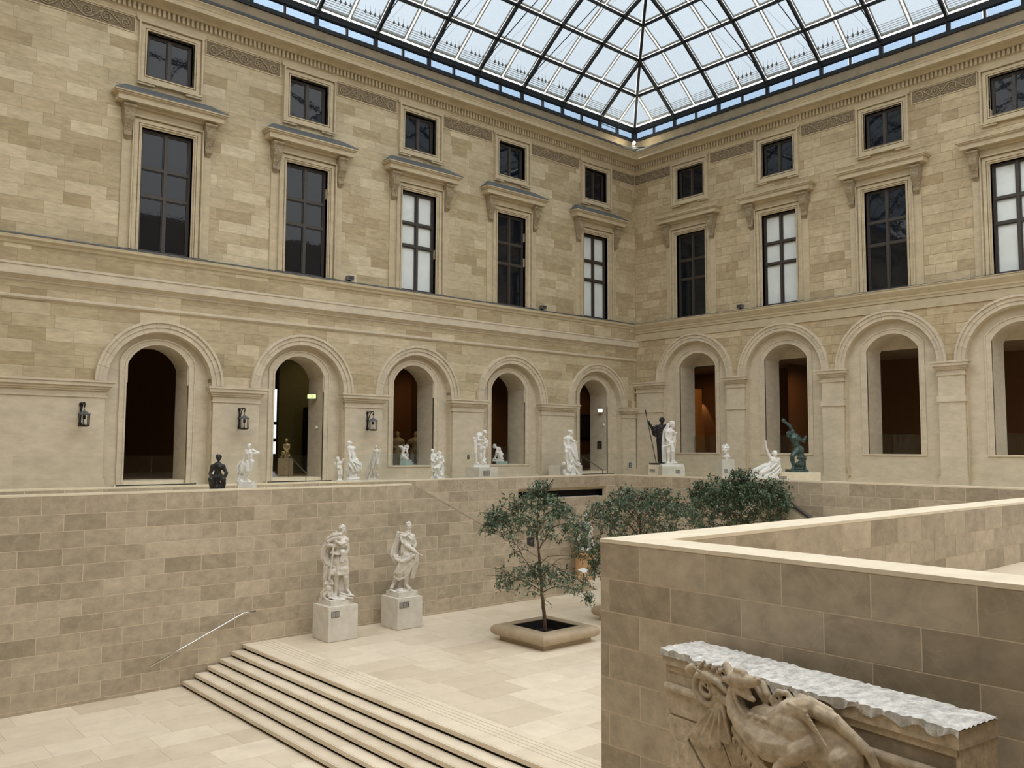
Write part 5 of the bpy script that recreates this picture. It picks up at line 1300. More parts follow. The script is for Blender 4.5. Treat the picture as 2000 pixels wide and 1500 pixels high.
# l) reclining nude with raised arm
t = statue('marble_statue', (-3.93, -10.16, PLAT), 'white marble reclining nude raising one arm with a short baton'); k = 1 / 483.; V0 = 1400 + .31 * 483; S = Clay(k, 890, V0)
slab_part('plinth', t, 560, 1225, 1330, V0, k, 890, V0, .62, 'marble')
S.torso((1180, 955), (1180, 1030, 0), (1100, 1105, 0), (1020, 1150, 0), 96, .68); S.head((1195, 885, -10), 135, -5, -22, 'short')
S.arm((1110, 975, 0), (1050, 860, -10), (1015, 760, -20), 34, 23); S.hand((1015, 765, -20), (1008, 705, -22), 1, 1.); S.c((1010, 735, -30), 12, (1012, 625, -30), 13); S.arm((1265, 1000, 0), (1292, 1130, 10), (1290, 1245, -20), 34, 24, (1310, 1290, -40))
S.leg((985, 1140, 0), (790, 1215, -20), (650, 1310, 0), (590, 1335, -20), 66, 44, 28); S.leg((1030, 1200, -40), (890, 1280, -70), (1010, 1270, -40), (1060, 1300, -60), 66, 46, 32)
S.fold([(1260, 1120, -20), (1120, 1230, -60), (950, 1320, -70)], 24, 4); S.fold([(1290, 1180, -20), (1200, 1280, -50), (1120, 1330, -60)], 24, 3); S.rock(900, 1340, 330, 30, 130, 16, 9); S.rock(1130, 1290, 110, 60, 90, 8, 4)
S.skin('figure', M['marble'], t, .0125)
# m) green bronze athlete
pedestal((-2.29, -10.86, PLAT), 1.75, 1.0, .60, FACE, 'wide cream stone pedestal under the green bronze athlete', 'coping', plaque=(-.72, .34, .30, .18, 'y', 2))
t = statue('bronze_statue', (-2.29, -10.89, PLAT + .60), 'green bronze athlete with one arm flung up, at the far right'); k = 1 / 480.; S = Clay(k, 1600, 1272)
slab_part('base', t, 1415, 1790, 1215, 1272, k, 1600, 1272, .7, 'verdigris')
S.torso((1505, 500), (1565, 560), (1600, 690), (1640, 790), 98, .68); S.head((1455, 500, -10), 140, -70, 18, 'short'); S.e((1570, 580, -40), (80, 40, 60))
S.arm((1525, 440, 0), (1475, 325, -10), (1370, 245, -20), 40, 27); S.e((1340, 215, -22), 42); S.hand((1375, 248, -20), (1330, 215, -20), 1, .9); S.arm((1660, 590, 0), (1760, 640, 20), (1800, 560, 10), 38, 26, (1815, 510, 10))
S.leg((1600, 840, -20), (1490, 950, -60), (1535, 1160, -10), (1500, 1212, -50), 74, 50, 32); S.leg((1680, 850, 20), (1740, 1010, 0), (1780, 1170, 40), (1770, 1212, 0), 74, 50, 32); S.e((1690, 820, 0), (70, 70, 85))
S.rock(1650, 1120, 90, 100, 90, 10, 3); S.fold([(1620, 960, -40), (1700, 970, -50), (1780, 1000, -20)], 22, 3); S.rock(1640, 1200, 150, 30, 120, 8, 5)
S.skin('figure', M['verdigris'], t, .013)
# dark bronze at the extreme left of the terrace
t = statue('bronze_statue', (-25.42, -5.45, PLAT), 'dark bronze seated figure at the extreme left end of the terrace'); S = Clay(1 / 700., 0, 0)
S.torso((0, -760), (0, -690), (0, -560), (0, -480), 110, .68); S.head((10, -870), 150, 30, 10, 'short'); S.arm((-110, -690), (-150, -540, -20), (-60, -470, -100), 44, 30, (0, -450, -110)); S.arm((110, -690), (190, -560, -20), (150, -430, -60), 44, 30, (150, -380, -70))
S.leg((-60, -470), (-70, -430, -200), (-60, -180, -160), (-60, -130, -220), 80, 55, 36); S.leg((70, -470), (160, -420, -120), (150, -180, -100), (160, -130, -160), 80, 55, 36); S.rock(0, -260, 150, 180, 140, 10, 4); S.box(-190, 210, -120, 0, -230, 190)
S.skin('figure', M['bronze'], t, .013)
# statue half hidden behind the near tree
t = empty('terracotta_plinth', (-8.15, -3.95, 0), FACE, 'orange stone plinth half hidden behind the near tree', 'pedestal')
MB().lathe([(.50, 0), (.50, .12), (.44, .16), (.40, .3), (.40, .95), (.46, 1.02), (.48, 1.12)], 0, 0, 20, .5).build('drum', M['terracotta'], t, False)
t = statue('marble_statue', (-8.15, -3.95, 1.19), 'cream marble figure half hidden by foliage behind the near tree'); S = Clay(1 / 430., 0, 0)
S.torso((10, -560), (10, -490), (0, -390), (-10, -320), 82, .66); S.head((20, -650), 115, -30, 5, 'short'); S.arm((-80, -500), (-150, -430, -20), (-190, -340, -40), 32, 22, (-215, -300, -45)); S.arm((95, -500), (150, -400, 0), (90, -330, -50), 32, 22, (60, -320, -60))
S.leg((-40, -300), (-110, -210, -60), (-80, -60, -20), (-120, -15, -50), 58, 40, 26); S.leg((40, -300), (70, -170, -40), (50, -50, 0), (70, -12, -40), 58, 40, 26); S.fold([(80, -400, 20), (110, -200, 30), (120, -20, 20)], 30, 3); S.fold([(-60, -330, -40), (20, -290, -70), (100, -320, -40)], 24, 3); S.rock(0, -40, 160, 50, 120, 12, 6)
S.skin('figure', M['marble_warm'], t, .014)
# ================================================================== PLANTERS AND TREES
def planter(cx, cy, label):
    e = empty('tree_planter', (cx, cy, 0), 0, label, 'planter', 'square stone planters of the court')
    h = .71
    path = [((h, -h), (1, -1)), ((h, h), (1, 1)), ((-h, h), (-1, 1)), ((-h, -h), (-1, -1)), ((h, -h), (1, -1))]
    prof = [(0, .14), (0, .455), (.26, .465)] + [(.28 + .165 * math.sin(R(a)), .30 + .165 * math.cos(R(a))) for a in range(0, 181, 15)] + [(.2, .14)]
    rim = MB().sweep(prof, path, .5); o = rim.build('rim', M['planter'], e, False)
    b = MB().sweep([(-.04, 0), (.25, 0), (.25, .15), (-.04, .15)], path, .3); b.build('base', M['planter'], e)
    s = MB(); n = 10; rg = random.Random(3)
    vs = [(-h + 2 * h * i / n, -h + 2 * h * j / n, .2 + rg.uniform(-.03, .03)) for j in range(n + 1) for i in range(n + 1)]
    s.add(vs, [(j * (n + 1) + i, j * (n + 1) + i + 1, (j + 1) * (n + 1) + i + 1, (j + 1) * (n + 1) + i) for j in range(n) for i in range(n)])
    o = s.build('soil', M['soil'], e, fix=False)
    lin = MB().sweep([(-.035, .1), (0.0, .1), (0.0, .44), (-.035, .44)], path, .3).build('dark_liner', M['soil'], e)
    return e
planter(-17.92, -11.77, 'square rounded stone planter under the near tree')
planter(-13.45, -11.65, 'square stone planter mostly hidden behind the foreground parapet')
planter(-7.72, -11.7, 'square stone planter of the farthest tree, behind the parapet')

class Tree:
    def __init__(s, seed): s.nodes = []; s.wood = MB(); s.leaves = MB(); s.rg = random.Random(seed)
    def limb(s, pts, r0_, r1_):
        pts = [Vector(p) for p in pts]; out = []
        for i in range(len(pts) - 1):
            a = pts[max(i - 1, 0)]; b = pts[i]; c = pts[i + 1]; d = pts[min(i + 2, len(pts) - 1)]
            for t in (0, .33, .67):
                q = .5 * ((2 * b) + (c - a) * t + (2 * a - 5 * b + 4 * c - d) * t * t + (3 * b - a - 3 * c + d) * t ** 3)
                out.append(q + Vector([s.rg.uniform(-.012, .012) for _ in range(3)]))
        out.append(pts[-1]); n = len(out)
        s.wood.tube(out, [r0_ + (r1_ - r0_) * i / (n - 1) for i in range(n)], 7)
        s.nodes += out[2:]
        return out
    def leaf(s, p, d, ln):
        rg = s.rg; d = d.normalized(); side = d.cross(Vector((rg.uniform(-.4, .4), rg.uniform(-.4, .4), 1)))
        if side.length < .05: side = d.orthogonal()
        side = side.normalized(); up = side.cross(d).normalized(); w = ln * rg.uniform(.2, .27)
        a = p; m_ = p + d * ln * .45 - up * ln * .04; t = p + d * ln - up * ln * .12
        v = min(1, max(0, rg.gauss(.5, .22)))
        s.leaves.add([a, m_ + side * w + up * ln * .05, t, m_ - side * w + up * ln * .05, m_], [(0, 4, 1), (4, 2, 1), (0, 3, 4), (4, 3, 2)], v)
    def spray(s, tip, n, ln=.1):
        n = int(n * 1.7); ln *= 1.18
        """a twig grown from the nearest limb to tip, with leaves round its end"""
        tip = Vector(tip); rg = s.rg
        near = min(s.nodes, key=lambda q: (q - tip).length_squared + max(0, q.z - tip.z) * .6)
        d = tip - near; L_ = d.length; mid = near + d * .5 + Vector((rg.uniform(-.1, .1), rg.uniform(-.1, .1), rg.uniform(.02, .1))) * L_
        s.wood.tube([near, mid, tip], [min(.012, .006 + .004 * L_), .006, .003], 4, cap=False)
        if L_ < 1.1: s.nodes += [mid, near + d * .8]
        for i in range(n):
            t = rg.random() ** .6; p = (mid + (tip - mid) * t) + Vector([rg.gauss(0, .05) for _ in range(3)])
            dv = (tip - mid).normalized() * .6 + Vector((rg.gauss(0, .7), rg.gauss(0, .7), rg.gauss(-.25, .5)))
            s.leaf(p, dv, ln * rg.uniform(.75, 1.25))
    def finish(s, loc, rz_, label, group):
        e = empty('court_tree', loc, rz_, label, 'tree', group)
        s.wood.build('trunk_and_branches', M['bark'], e, True, fix=False)
        o = s.leaves.build('foliage', M['leaf'], e, False, fix=False); o['kind'] = 'stuff'
        return e
def C1(u, v, d=0): return ((u - 605) / 269., d, (1265 - v) / 269.)
# ---- near tree
T = Tree(12)
T.limb([C1(605, 1265), C1(590, 1100), C1(575, 960), C1(568, 800), C1(552, 680), C1(545, 590)], .062, .034)
T.limb([C1(545, 590), C1(522, 470), C1(430, 390, -.15), C1(370, 325, -.3), C1(290, 300, -.45), C1(180, 330, -.6)], .026, .008)
T.limb([C1(548, 600), C1(600, 520, .1), C1(660, 430, .2), C1(760, 400, .35), C1(850, 420, .5), C1(925, 470, .55)], .024, .008)
T.limb([C1(760, 400, .35), C1(840, 480, .4), C1(880, 580, .4)], .01, .004)
T.limb([C1(290, 300, -.45), C1(200, 390, -.5), C1(130, 450, -.5)], .01, .004)
T.limb([C1(370, 325, -.3), C1(250, 250, -.2), C1(150, 260, -.1)], .011, .004)
T.limb([C1(530, 500), C1(540, 330, .1), C1(545, 200, .05), C1(565, 90)], .02, .006)
T.limb([C1(545, 590), C1(540, 420, .3), C1(560, 300, .7), C1(600, 260, 1.1)], .02, .007)
T.limb([C1(530, 520), C1(560, 400, -.3), C1(600, 300, -.7), C1(640, 260, -1.1)], .02, .007)
T.limb([C1(530, 480), C1(620, 330, -.1), C1(700, 230, -.2), C1(760, 230, -.3)], .016, .006)
T.limb([C1(570, 830), C1(480, 740, -.1), C1(420, 660, -.1), C1(370, 560, -.2), C1(260, 510, -.3)], .019, .006)
T.limb([C1(560, 720), C1(620, 655, -.1), C1(700, 640, -.2), C1(800, 645, -.3)], .014, .005)
T.limb([C1(575, 820), C1(640, 750, .2), C1(710, 690, .3), C1(790, 690, .4)], .016, .005)
T.limb([C1(576, 950), C1(650, 900, -.1), C1(760, 885, -.3), C1(880, 920, -.45), C1(950, 975, -.5)], .02, .006)
T.limb([C1(576, 940), C1(500, 880, -.15), C1(400, 830, -.3), C1(300, 850, -.4), C1(225, 890, -.5)], .02, .006)
T.limb([C1(420, 840, -.28), C1(330, 800, -.3), C1(240, 800, -.35), C1(135, 795, -.4)], .01, .004)
T.limb([C1(574, 900), C1(600, 840, .4), C1(640, 820, .9), C1(650, 840, 1.3)], .018, .006)
T.limb([C1(572, 900), C1(540, 850, -.4), C1(520, 840, -.9), C1(500, 880, -1.25)], .018, .006)
rg = T.rg
for i in range(330):        # upper umbrella
    a = rg.uniform(0, 2 * math.pi); q = math.sqrt(rg.random()); x = 1.62 * q * math.cos(a) - .28; y = 1.45 * q * math.sin(a)
    z = 4.02 - 1.15 * q ** 2.1 + rg.gauss(0, .16)
    if x < -1.2: z = max(z, 3.25)
    T.spray((x, y, z), 8, .1)
for i in range(40): T.spray((rg.gauss(-.15, .18), rg.gauss(0, .2), rg.uniform(4.05, 4.5)), 7, .09)
for i in range(45): T.spray((rg.uniform(.85, 1.3), rg.uniform(-.3, .7), rg.uniform(2.2, 3.3)), 7, .095)
for i in range(40): T.spray((rg.uniform(-2.0, -1.3), rg.uniform(-.8, .2), rg.uniform(2.95, 3.75)), 7, .095)
for i in range(150):        # lower skirt
    a = rg.uniform(0, 2 * math.pi); q = math.sqrt(rg.random()); x = 1.5 * q * math.cos(a) - .12; y = 1.3 * q * math.sin(a)
    T.spray((x, y, 1.88 - .45 * q ** 2 + rg.gauss(0, .15)), 7, .095)
for i in range(14): T.spray((rg.uniform(1.15, 1.42), rg.uniform(-.6, -.3), rg.uniform(.95, 1.25)), 7, .09)
for i in range(20): T.spray((rg.uniform(-1.1, -.6), rg.uniform(-.4, .1), rg.uniform(2.2, 2.8)), 4, .085)
T.finish((-17.92 + .12, -11.77 + .1, .18), FACE, 'open two-tiered tree in the nearest stone planter', 'evergreen trees of the court')
# ---- second tree
T = Tree(31); rg = T.rg
T.limb([(0, 0, 0), (.03, 0, 1.0), (-.03, .02, 1.9), (.02, 0, 2.7), (0, 0, 3.6)], .06, .02)
for i in range(16):
    a = i * 2.4; z0 = 1.5 + i * .12; ln = 1.5 - .02 * i
    T.limb([(0, 0, z0), (ln * .35 * math.cos(a), ln * .35 * math.sin(a), z0 + .45), (ln * .75 * math.cos(a), ln * .75 * math.sin(a), z0 + .7), (ln * 1.15 * math.cos(a), ln * 1.1 * math.sin(a), z0 + .62)], .022, .006)
for i in range(430):
    a = rg.uniform(0, 2 * math.pi); q = math.sqrt(rg.random()); x = 1.95 * q * math.cos(a) + .1; y = 1.6 * q * math.sin(a)
    T.spray((x, y, 3.98 - .85 * q ** 2.2 + rg.gauss(0, .17)), 8, .1)
for i in range(170):
    a = rg.uniform(0, 2 * math.pi); q = math.sqrt(rg.random()); T.spray((1.7 * q * math.cos(a), 1.5 * q * math.sin(a), rg.uniform(2.3, 3.2)), 7, .1)
for i in range(110): T.spray((rg.uniform(-1.75, -.7), rg.uniform(-.8, .6), rg.uniform(1.35, 2.35)), 8, .1)
T.finish((-13.4, -11.6, .18), FACE, 'broad dense tree in the middle, right of the near tree', 'evergreen trees of the court')
# ---- third tree
T = Tree(57); rg = T.rg
T.limb([(0, 0, 0), (.03, 0, 1.0), (-.03, .02, 1.9), (.02, 0, 2.7), (0, 0, 4.0)], .07, .02)
for i in range(18):
    a = i * 2.4; z0 = 1.6 + i * .13; ln = 1.6 - .03 * i
    T.limb([(0, 0, z0), (ln * .35 * math.cos(a), ln * .35 * math.sin(a), z0 + .4), (ln * .75 * math.cos(a), ln * .75 * math.sin(a), z0 + .65), (ln * 1.15 * math.cos(a), ln * 1.1 * math.sin(a), z0 + .7)], .024, .006)
for i in range(560):
    a = rg.uniform(0, 2 * math.pi); q = math.sqrt(rg.random()); x = 1.95 * q * math.cos(a); y = 1.6 * q * math.sin(a)
    T.spray((x, y, 4.12 - .6 * q ** 2.2 + rg.gauss(0, .22)), 9, .105)
for i in range(330):
    a = rg.uniform(0, 2 * math.pi); q = math.sqrt(rg.random()); T.spray((1.85 * q * math.cos(a), 1.5 * q * math.sin(a), rg.uniform(2.4, 3.8)), 9, .105)
for cx, n, zt in ((-.05, 40, 4.75), (-1.5, 26, 4.3), (1.35, 26, 4.35)):
    T.limb([(cx * .6, 0, 3.4), (cx, .05, zt - .3)], .012, .005)
    for i in range(n): T.spray((cx + rg.gauss(0, .16), rg.gauss(0, .25), zt - abs(rg.gauss(0, .3))), 8, .1)
T.finish((-7.72, -11.7, .18), FACE, 'darkest and densest tree, farthest right behind the parapet', 'evergreen trees of the court')

# ================================================================== GLASS GUARDS
def guard(name, label, pts):
    e = empty(name, (pts[0][0], pts[0][1], COP), 0, label, 'balustrade')
    for i in range(len(pts) - 1):
        a = Vector((*pts[i], COP)); b = Vector((*pts[i + 1], COP)); L_ = (b - a).length; n = max(1, round(L_ / 1.6)); d = (b - a) / n; nn = Vector((-d.y, d.x, 0)).normalized() * .008
        for k in range(n):
            p = a + d * k + d.normalized() * .01 - a0_(pts); q = a + d * (k + 1) - d.normalized() * .01 - a0_(pts); z = Vector((0, 0, .97))
            MB().add([p - nn, q - nn, q + nn, p + nn, p - nn + z, q - nn + z, q + nn + z, p + nn + z], [(0, 1, 2, 3), (4, 5, 6, 7), (0, 1, 5, 4), (1, 2, 6, 5), (2, 3, 7, 6), (3, 0, 4, 7)]).build('glass_panel', M['glass'], e)
    return e
def a0_(pts): return Vector((pts[0][0], pts[0][1], COP))
guard('glass_balustrade', 'frameless clear glass guard on the front stair wall at left', [(-31, YF + .2), (DX0 - .1, YF + .2)])
guard('glass_balustrade', 'frameless clear glass guard round the gallery terrace edge', [(DX0 + .2, YR + .22), (XR + .22, YR + .22), (XR + .22, -24)])

# ================================================================== LAMPS, SIGNS, RAILS
def lantern(x, z, label):
    e = empty('wall_lantern', (x, -.11, z), 0, label, 'lantern', 'iron bracket lanterns on the piers')
    b = MB(); b.box(-.022, .022, -.03, 0, -.32, .42); b.box(-.045, .045, -.035, 0, .30, .40); b.box(-.05, .05, -.04, 0, -.36, -.24); b.box(-.04, .04, -.035, 0, .0, .08)
    b.tube([(0, -.02, .38), (0, -.24, .40), (0, -.42, .40)], .018, 6)
    b.tube([(0, -.03, -.26), (0, -.07, -.05), (0, -.13, .16), (0, -.24, .33), (0, -.36, .40), (0, -.46, .395), (0, -.50, .35), (0, -.48, .29), (0, -.44, .27), (0, -.42, .30)], .022, 6)
    b.build('bracket', M['iron'], e, True)
    c = MB(); c.tube([(0, -.46, .29), (0, -.46, .14)], .009, 5); c.ball((0, -.46, .26), .025, 6, 5); c.build('hook', M['iron'], e)
    t = MB(); t.lathe([(.02, .16), (.05, .12), (.11, .09), (.13, .075), (.13, .06), (.19, .045), (.20, .03), (.20, .005), (.15, 0)], 0, -.46, 8, .5); t.build('lantern_roof', M['lead'], e)
    cg = MB()
    for k in range(8):
        a = 2 * math.pi * (k + .5) / 8; cg.tube([(.165 * math.cos(a), -.46 + .165 * math.sin(a), .01), (.165 * math.cos(a), -.46 + .165 * math.sin(a), -.34)], .011, 4)
    cg.lathe([(.18, -.33), (.18, -.35), (.14, -.37), (.12, -.385), (.03, -.39)], 0, -.46, 8); cg.build('cage', M['iron'], e)
    for k in range(8):
        a = 2 * math.pi * k / 8; r_ = .152; s_ = .058; cx, cy = r_ * math.cos(a), -.46 + r_ * math.sin(a); tx, ty = -math.sin(a) * s_, math.cos(a) * s_
        MB().add([(cx - tx, cy - ty, -.33), (cx + tx, cy + ty, -.33), (cx + tx, cy + ty, .0), (cx - tx, cy - ty, .0)], [(0, 1, 2, 3)]).build('glass_pane', M['glass'], e, fix=False)
    MB().lathe([(.045, -.02), (.045, -.13), (.03, -.14)], 0, -.46, 10).build('socket', M['iron'], e)
    MB().lathe([(.04, -.14), (.048, -.15), (.048, -.31), (.03, -.325)], 0, -.46, 10).build('lamp_tube', M['bulb_off'], e, True)
lantern(-22.47, 6.72, 'black iron bracket lantern on the leftmost pier')
lantern(-16.98, 6.76, 'black iron bracket lantern on the pier between the first two arches')
lantern(-27.9, 6.72, 'black iron bracket lantern on the pier beyond the leftmost arch')

def floodlight(loc, rz_, label):
    e = empty('floodlight', loc, rz_, label, 'floodlight', 'small floodlights on the window ledge')
    MB().box(-.14, .14, -.12, .05, .05, .21).box(-.15, .15, -.135, -.12, .04, .22).build('housing', M['lampgrey'], e)
    MB().box(-.12, .12, -.138, -.134, .065, .195).build('lens', M['dark_sign'], e)
    MB().box(-.03, .03, -.04, .02, 0, .06).build('foot', M['iron'], e)
floodlight((-17.93, -.1, 12.475), 0, 'small grey floodlight on the ledge between the first two tall windows')
floodlight((-7.08, -.1, 12.475), 0, 'small grey floodlight on the ledge right of the third tall window')
floodlight((-.15, -6.8, 12.475), -math.pi / 2, 'small grey floodlight on the right facade ledge')

def wall_sign(name, loc, rz_, w, h, label, frame, face, cat='sign', marks=None):
    e = empty(name, loc, rz_, label, cat)
    MB().box(-w / 2, w / 2, -.03, 0, -h / 2, h / 2).build('board', M[frame], e)
    if face: MB().box(-w / 2 + .03, w / 2 - .03, -.036, -.028, -h / 2 + .03, h / 2 - .03).build('face', M[face], e)
    if marks:
        q = MB()
        for (x, z, a, b) in marks: q.box(x - a, x + a, -.04, -.034, z - b, z + b)
        q.build('print', M['plaque'], e)
    return e
wall_sign('information_sign', (-.75, -.16, 4.80), 0, .30, .36, 'white-edged dark information sign on the corner pier', 'white_panel', 'dark_sign', marks=[(0, .06, .07, .05), (0, -.07, .08, .04)])
wall_sign('gallery_sign', (-1.995, .85, 5.88), -math.pi / 2, .30, .40, 'black direction sign on the jamb of the corner doorway', 'dark_sign', None, marks=[(0, .08, .05, .008), (0, 0, .02, .02), (0, -.1, .02, .02)])
e = empty('slate_notice', (-10.73, YR - .002, 1.68), 0, 'dark slate notice on the block wall behind the near tree', 'sign')
MB().prism([(-.2, .2), (.2, .2), (.2, -.2), (-.05, -.14), (-.2, -.06)], lambda u, z, w: (u, -w, z), 0, .03).build('board', M['dark_sign'], e); MB().box(-.1, .1, -.034, -.029, .06, .075).box(-.08, .08, -.034, -.029, .02, .03).build('print', M['plaque'], e)
def exit_sign(loc, rz_, label, lit, w=.36):
    e = empty('exit_sign', loc, rz_, label, 'sign'); MB().box(-w / 2, w / 2, -.10, 0, -.09, .09).build('housing', M['plaque_rim'], e)
    MB().box(-w / 2 + .008, w / 2 - .008, -.112, -.098, -.082, .082).build('lit_face', M[lit], e)
    if lit == 'exit_lit': MB().box(-w / 2 + .1, -w / 2 + .115, -.115, -.11, -.07, .07).box(.04, .07, -.115, -.11, -.05, .02).box(.0, .02, -.115, -.11, -.05, .05).build('pictogram', M['exit_mark'], e)
exit_sign((-18.93, .95, 7.75), -.75, 'lit green exit sign on the jamb of the first doorway', 'exit_lit')
exit_sign((-2.12, .7, 7.70), -.75, 'lit white exit sign on the jamb of the corner doorway', 'exit_white', .26)
for i, (loc, lb) in enumerate((((-18.80, .75, 6.5), 'small white round detector on the first doorway jamb'), ((-2.0, .55, 6.95), 'small white round detector on the corner doorway jamb'))):
    e = empty('wall_detector', loc, -math.pi / 2, lb, 'detector'); q = MB().ball((0, -.02, 0), (.07, .05, .07), 10, 7); q.build('cover', M['white_panel'], e, True); MB().box(-.04, .04, -.012, 0, -.1, -.05).build('mount', M['plaque'], e)
e = empty('door_intercom', (-11.68, -.1, 5.28), 0, 'tiny dark intercom on the pier beside the soldier', 'intercom'); MB().box(-.045, .045, -.05, 0, -.08, .08).build('case', M['iron'], e); MB().box(-.02, .02, -.055, -.05, -.02, .04).build('grille', M['plaque'], e)

def handrail(name, label, pts, posts, mat, r=.022):
    e = empty(name, pts[0], 0, label, 'handrail'); o = Vector(pts[0])
    MB().tube([Vector(p) - o for p in pts], r, 8).build('rail', M[mat], e, True)
    for p, zb in posts: MB().tube([Vector(p) - o, Vector((p[0], p[1], zb)) - o], r * .8, 6).build('post', M[mat], e, True)
handrail('handrail', 'brushed steel handrail beside the first doorway steps', [(-20.17, .5, 5.31), (-20.15, .3, 5.31), (-20.0, -.62, 4.74), (-19.98, -.78, 4.74)], [((-20.17, .4, 5.31), 4.42), ((-19.99, -.66, 4.74), PLAT)], 'dark_rail')
handrail('handrail', 'thin dark handrail at the corner doorway steps', [(-3.86, .5, 5.28), (-3.84, .3, 5.26), (-3.42, -.62, 4.62), (-3.4, -.75, 4.62)], [((-3.85, .4, 5.27), 4.42), ((-3.41, -.66, 4.62), PLAT)], 'dark_rail')
handrail('handrail', 'polished steel wall handrail at the head of the foreground steps', [(-27.6, YF - .12, -.2), (-26.6, YF - .12, .22), (-25.0, YF - .12, .90), (-24.62, YF - .12, .92)], [((-25.25, YF - .12, .80), .72), ((-26.6, YF - .12, .22), .14)], 'chrome', .026)
for x, z in ((-25.25, .76), (-26.6, .18)):
    pass
# low label stand by the half hidden statue
e = empty('label_stand', (-9.28, -5.0, 0), 0, 'low dark label stand with a white tilted panel beyond the near tree', 'stand')
MB().tube([(0, 0, 0), (0, 0, .48)], .02, 6).tube([(.86, .2, 0), (.86, .2, .48)], .02, 6).tube([(0, 0, .47), (.86, .2, .47)], .018, 6).build('frame', M['iron'], e)
MB().add([(-.1, -.06, .46), (.42, .06, .46), (.34, .3, .58), (-.18, .18, .58), (-.1, -.06, .48), (.42, .06, .48), (.34, .3, .60), (-.18, .18, .60)], [(0, 1, 2, 3), (4, 5, 6, 7), (0, 1, 5, 4), (1, 2, 6, 5), (2, 3, 7, 6), (3, 0, 4, 7)]).build('panel', M['white_panel'], e)
# pendant lamps along the eaves of the glass roof
lm = MB(); lm.tube([(0, 0, 0), (0, 0, -.26)], .006, 4); lm.ball((0, 0, -.33), (.05, .05, .065), 8, 6); lm.lathe([(.014, -.22), (.03, -.25), (.032, -.29)], 0, 0, 6)
lmesh = lm.mesh('pendant_lamp', M['lampgrey'], True)
def hang(x, y, z, lab, grp):
    o = bpy.data.objects.new('pendant_lamp', lmesh); COL.objects.link(o); o.location = (x, y, z); tag(o, lab, 'lamp', grp)
for k in range(3, 18):
    for j in range(4):
        u = -1.4 * k - .30 - j * .23; d = .78; hang(u, -d, rz(d) + .02, 'tiny grey pendant lamp hanging along the left eaves of the glass roof', 'pendant lamps of the left eaves')
for k in range(5, 10):
    for j in range(4):
        u = -1.4 * k - .30 - j * .23; d = .78; hang(-d, u, rz(d) + .02, 'tiny grey pendant lamp hanging along the right eaves of the glass roof', 'pendant lamps of the right eaves')
# corner floodlight of the cornice
e = empty('corner_floodlight', (-.78, -.78, 21.7), -math.pi / 4, 'lit floodlight behind faceted glass in the cornice corner', 'floodlight')
pts = [(-.75 + 1.5 * i / 8, -.12 - .12 * math.cos(math.pi * (i / 8 - .5)), .2) for i in range(9)]
MB().tube(pts, .05, 6).build('support_bar', M['steel'], e, True)
g = MB(); pr = [(-.34, .25), (-.3, .45), (-.18, .62), (.18, .62), (.3, .45), (.34, .25)]
g.prism(pr, lambda u, z, w: (u, -w, z), -.1, .16); g.build('glass_cover', M['glass'], e)
MB().box(-.3, .3, -.05, .1, .2, .28).build('tray', M['lampgrey'], e)
MB().ball((-.12, -.24, .46), .085, 12, 8).build('lamp', M['bulb'], e, True)
ld_ = bpy.data.lights.new('corner_lamp', 'POINT'); ld_.energy = 60; ld_.color = (1, .9, .7); ld_.shadow_soft_size = .1
lo = bpy.data.objects.new('corner_lamp_light', ld_); COL.objects.link(lo); lo.parent = e; lo.location = (-.12, -.45, .46)
# aerial bracket on the left eaves
e = empty('roof_camera_bracket', (-2.4, -.2, 22.9), 0, 'small dark bracket with bar on the left eaves near the corner', 'bracket'); MB().tube([(-.7, 0, .05), (.7, -.1, -.05)], .02, 5).tube([(.5, -.1, .25), (.5, -.1, -.35)], .02, 5).build('bars', M['steel'], e)

# ---------------------------------------------------------------- gallery spots; the wide ones in the left gallery are added to brighten it
def spot(loc, aim, power, col, size=R(60), blend=.5, rad=.05, label=None):
    e = empty('gallery_spotlight', loc, 0, label, 'spotlight', 'spotlights inside the galleries')
    MB().lathe([(.03, .16), (.06, .14), (.06, 0), (.05, -.01)], 0, 0, 10).build('can', M['iron'], e)
    l = bpy.data.lights.new('spot', 'SPOT'); l.energy = power; l.color = col; l.spot_size = size; l.spot_blend = blend; l.shadow_soft_size = rad
    o = bpy.data.objects.new('spot', l); COL.objects.link(o); o.parent = e; o.location = (0, 0, -.05)
    o.rotation_euler = (Vector(aim) - Vector(loc)).to_track_quat('-Z', 'Y').to_euler()
spot((3.0, -.6, 9.6), (4.3, -.5, 7.0), 260, (1, .62, .24), R(75), .8, label='spotlight washing the amber column in the right gallery')
spot((6.15, .4, 8.9), (6.45, .4, 6.5), 70, (1, .62, .32), R(55), .3, label='narrow downlight grazing the back wall of the right gallery')
spot((3.0, -3.0, 9.8), (6.5, .5, 6.5), 150, (1, .62, .28), R(80), .8, label='broad spotlight over the first arch of the right gallery')
spot((3.0, -8.6, 9.8), (6.5, -5.5, 6.0), 130, (1, .62, .28), R(85), .8, label='broad spotlight over the second arch of the right gallery')
spot((-18.2, 2.8, 9.8), (-18.78, 3.5, 5.6), 260, (1, .82, .45), R(28), .6, label='spotlight over the ochre seated figure')
spot((-16.6, 3.0, 10.4), (-16.4, 6.0, 7.0), 85, (1, .85, .5), R(95), .8, label='added spotlight washing the olive gallery wall')
spot((-8.0, 3.6, 10.2), (-7.0, 5.9, 6.8), 130, (1, .70, .42), R(80), .7, label='added spotlight on the carved relief')
spot((-11.6, 2.6, 10.4), (-10.5, 5.8, 6.0), 110, (1, .66, .36), R(85), .8, label='added spotlight on the gallery figures of the second arch')
spot((-.5, 3.0, 10.3), (1.0, 6.0, 6.5), 90, (1, .68, .38), R(85), .8, label='added spotlight in the gallery behind the corner doorway')
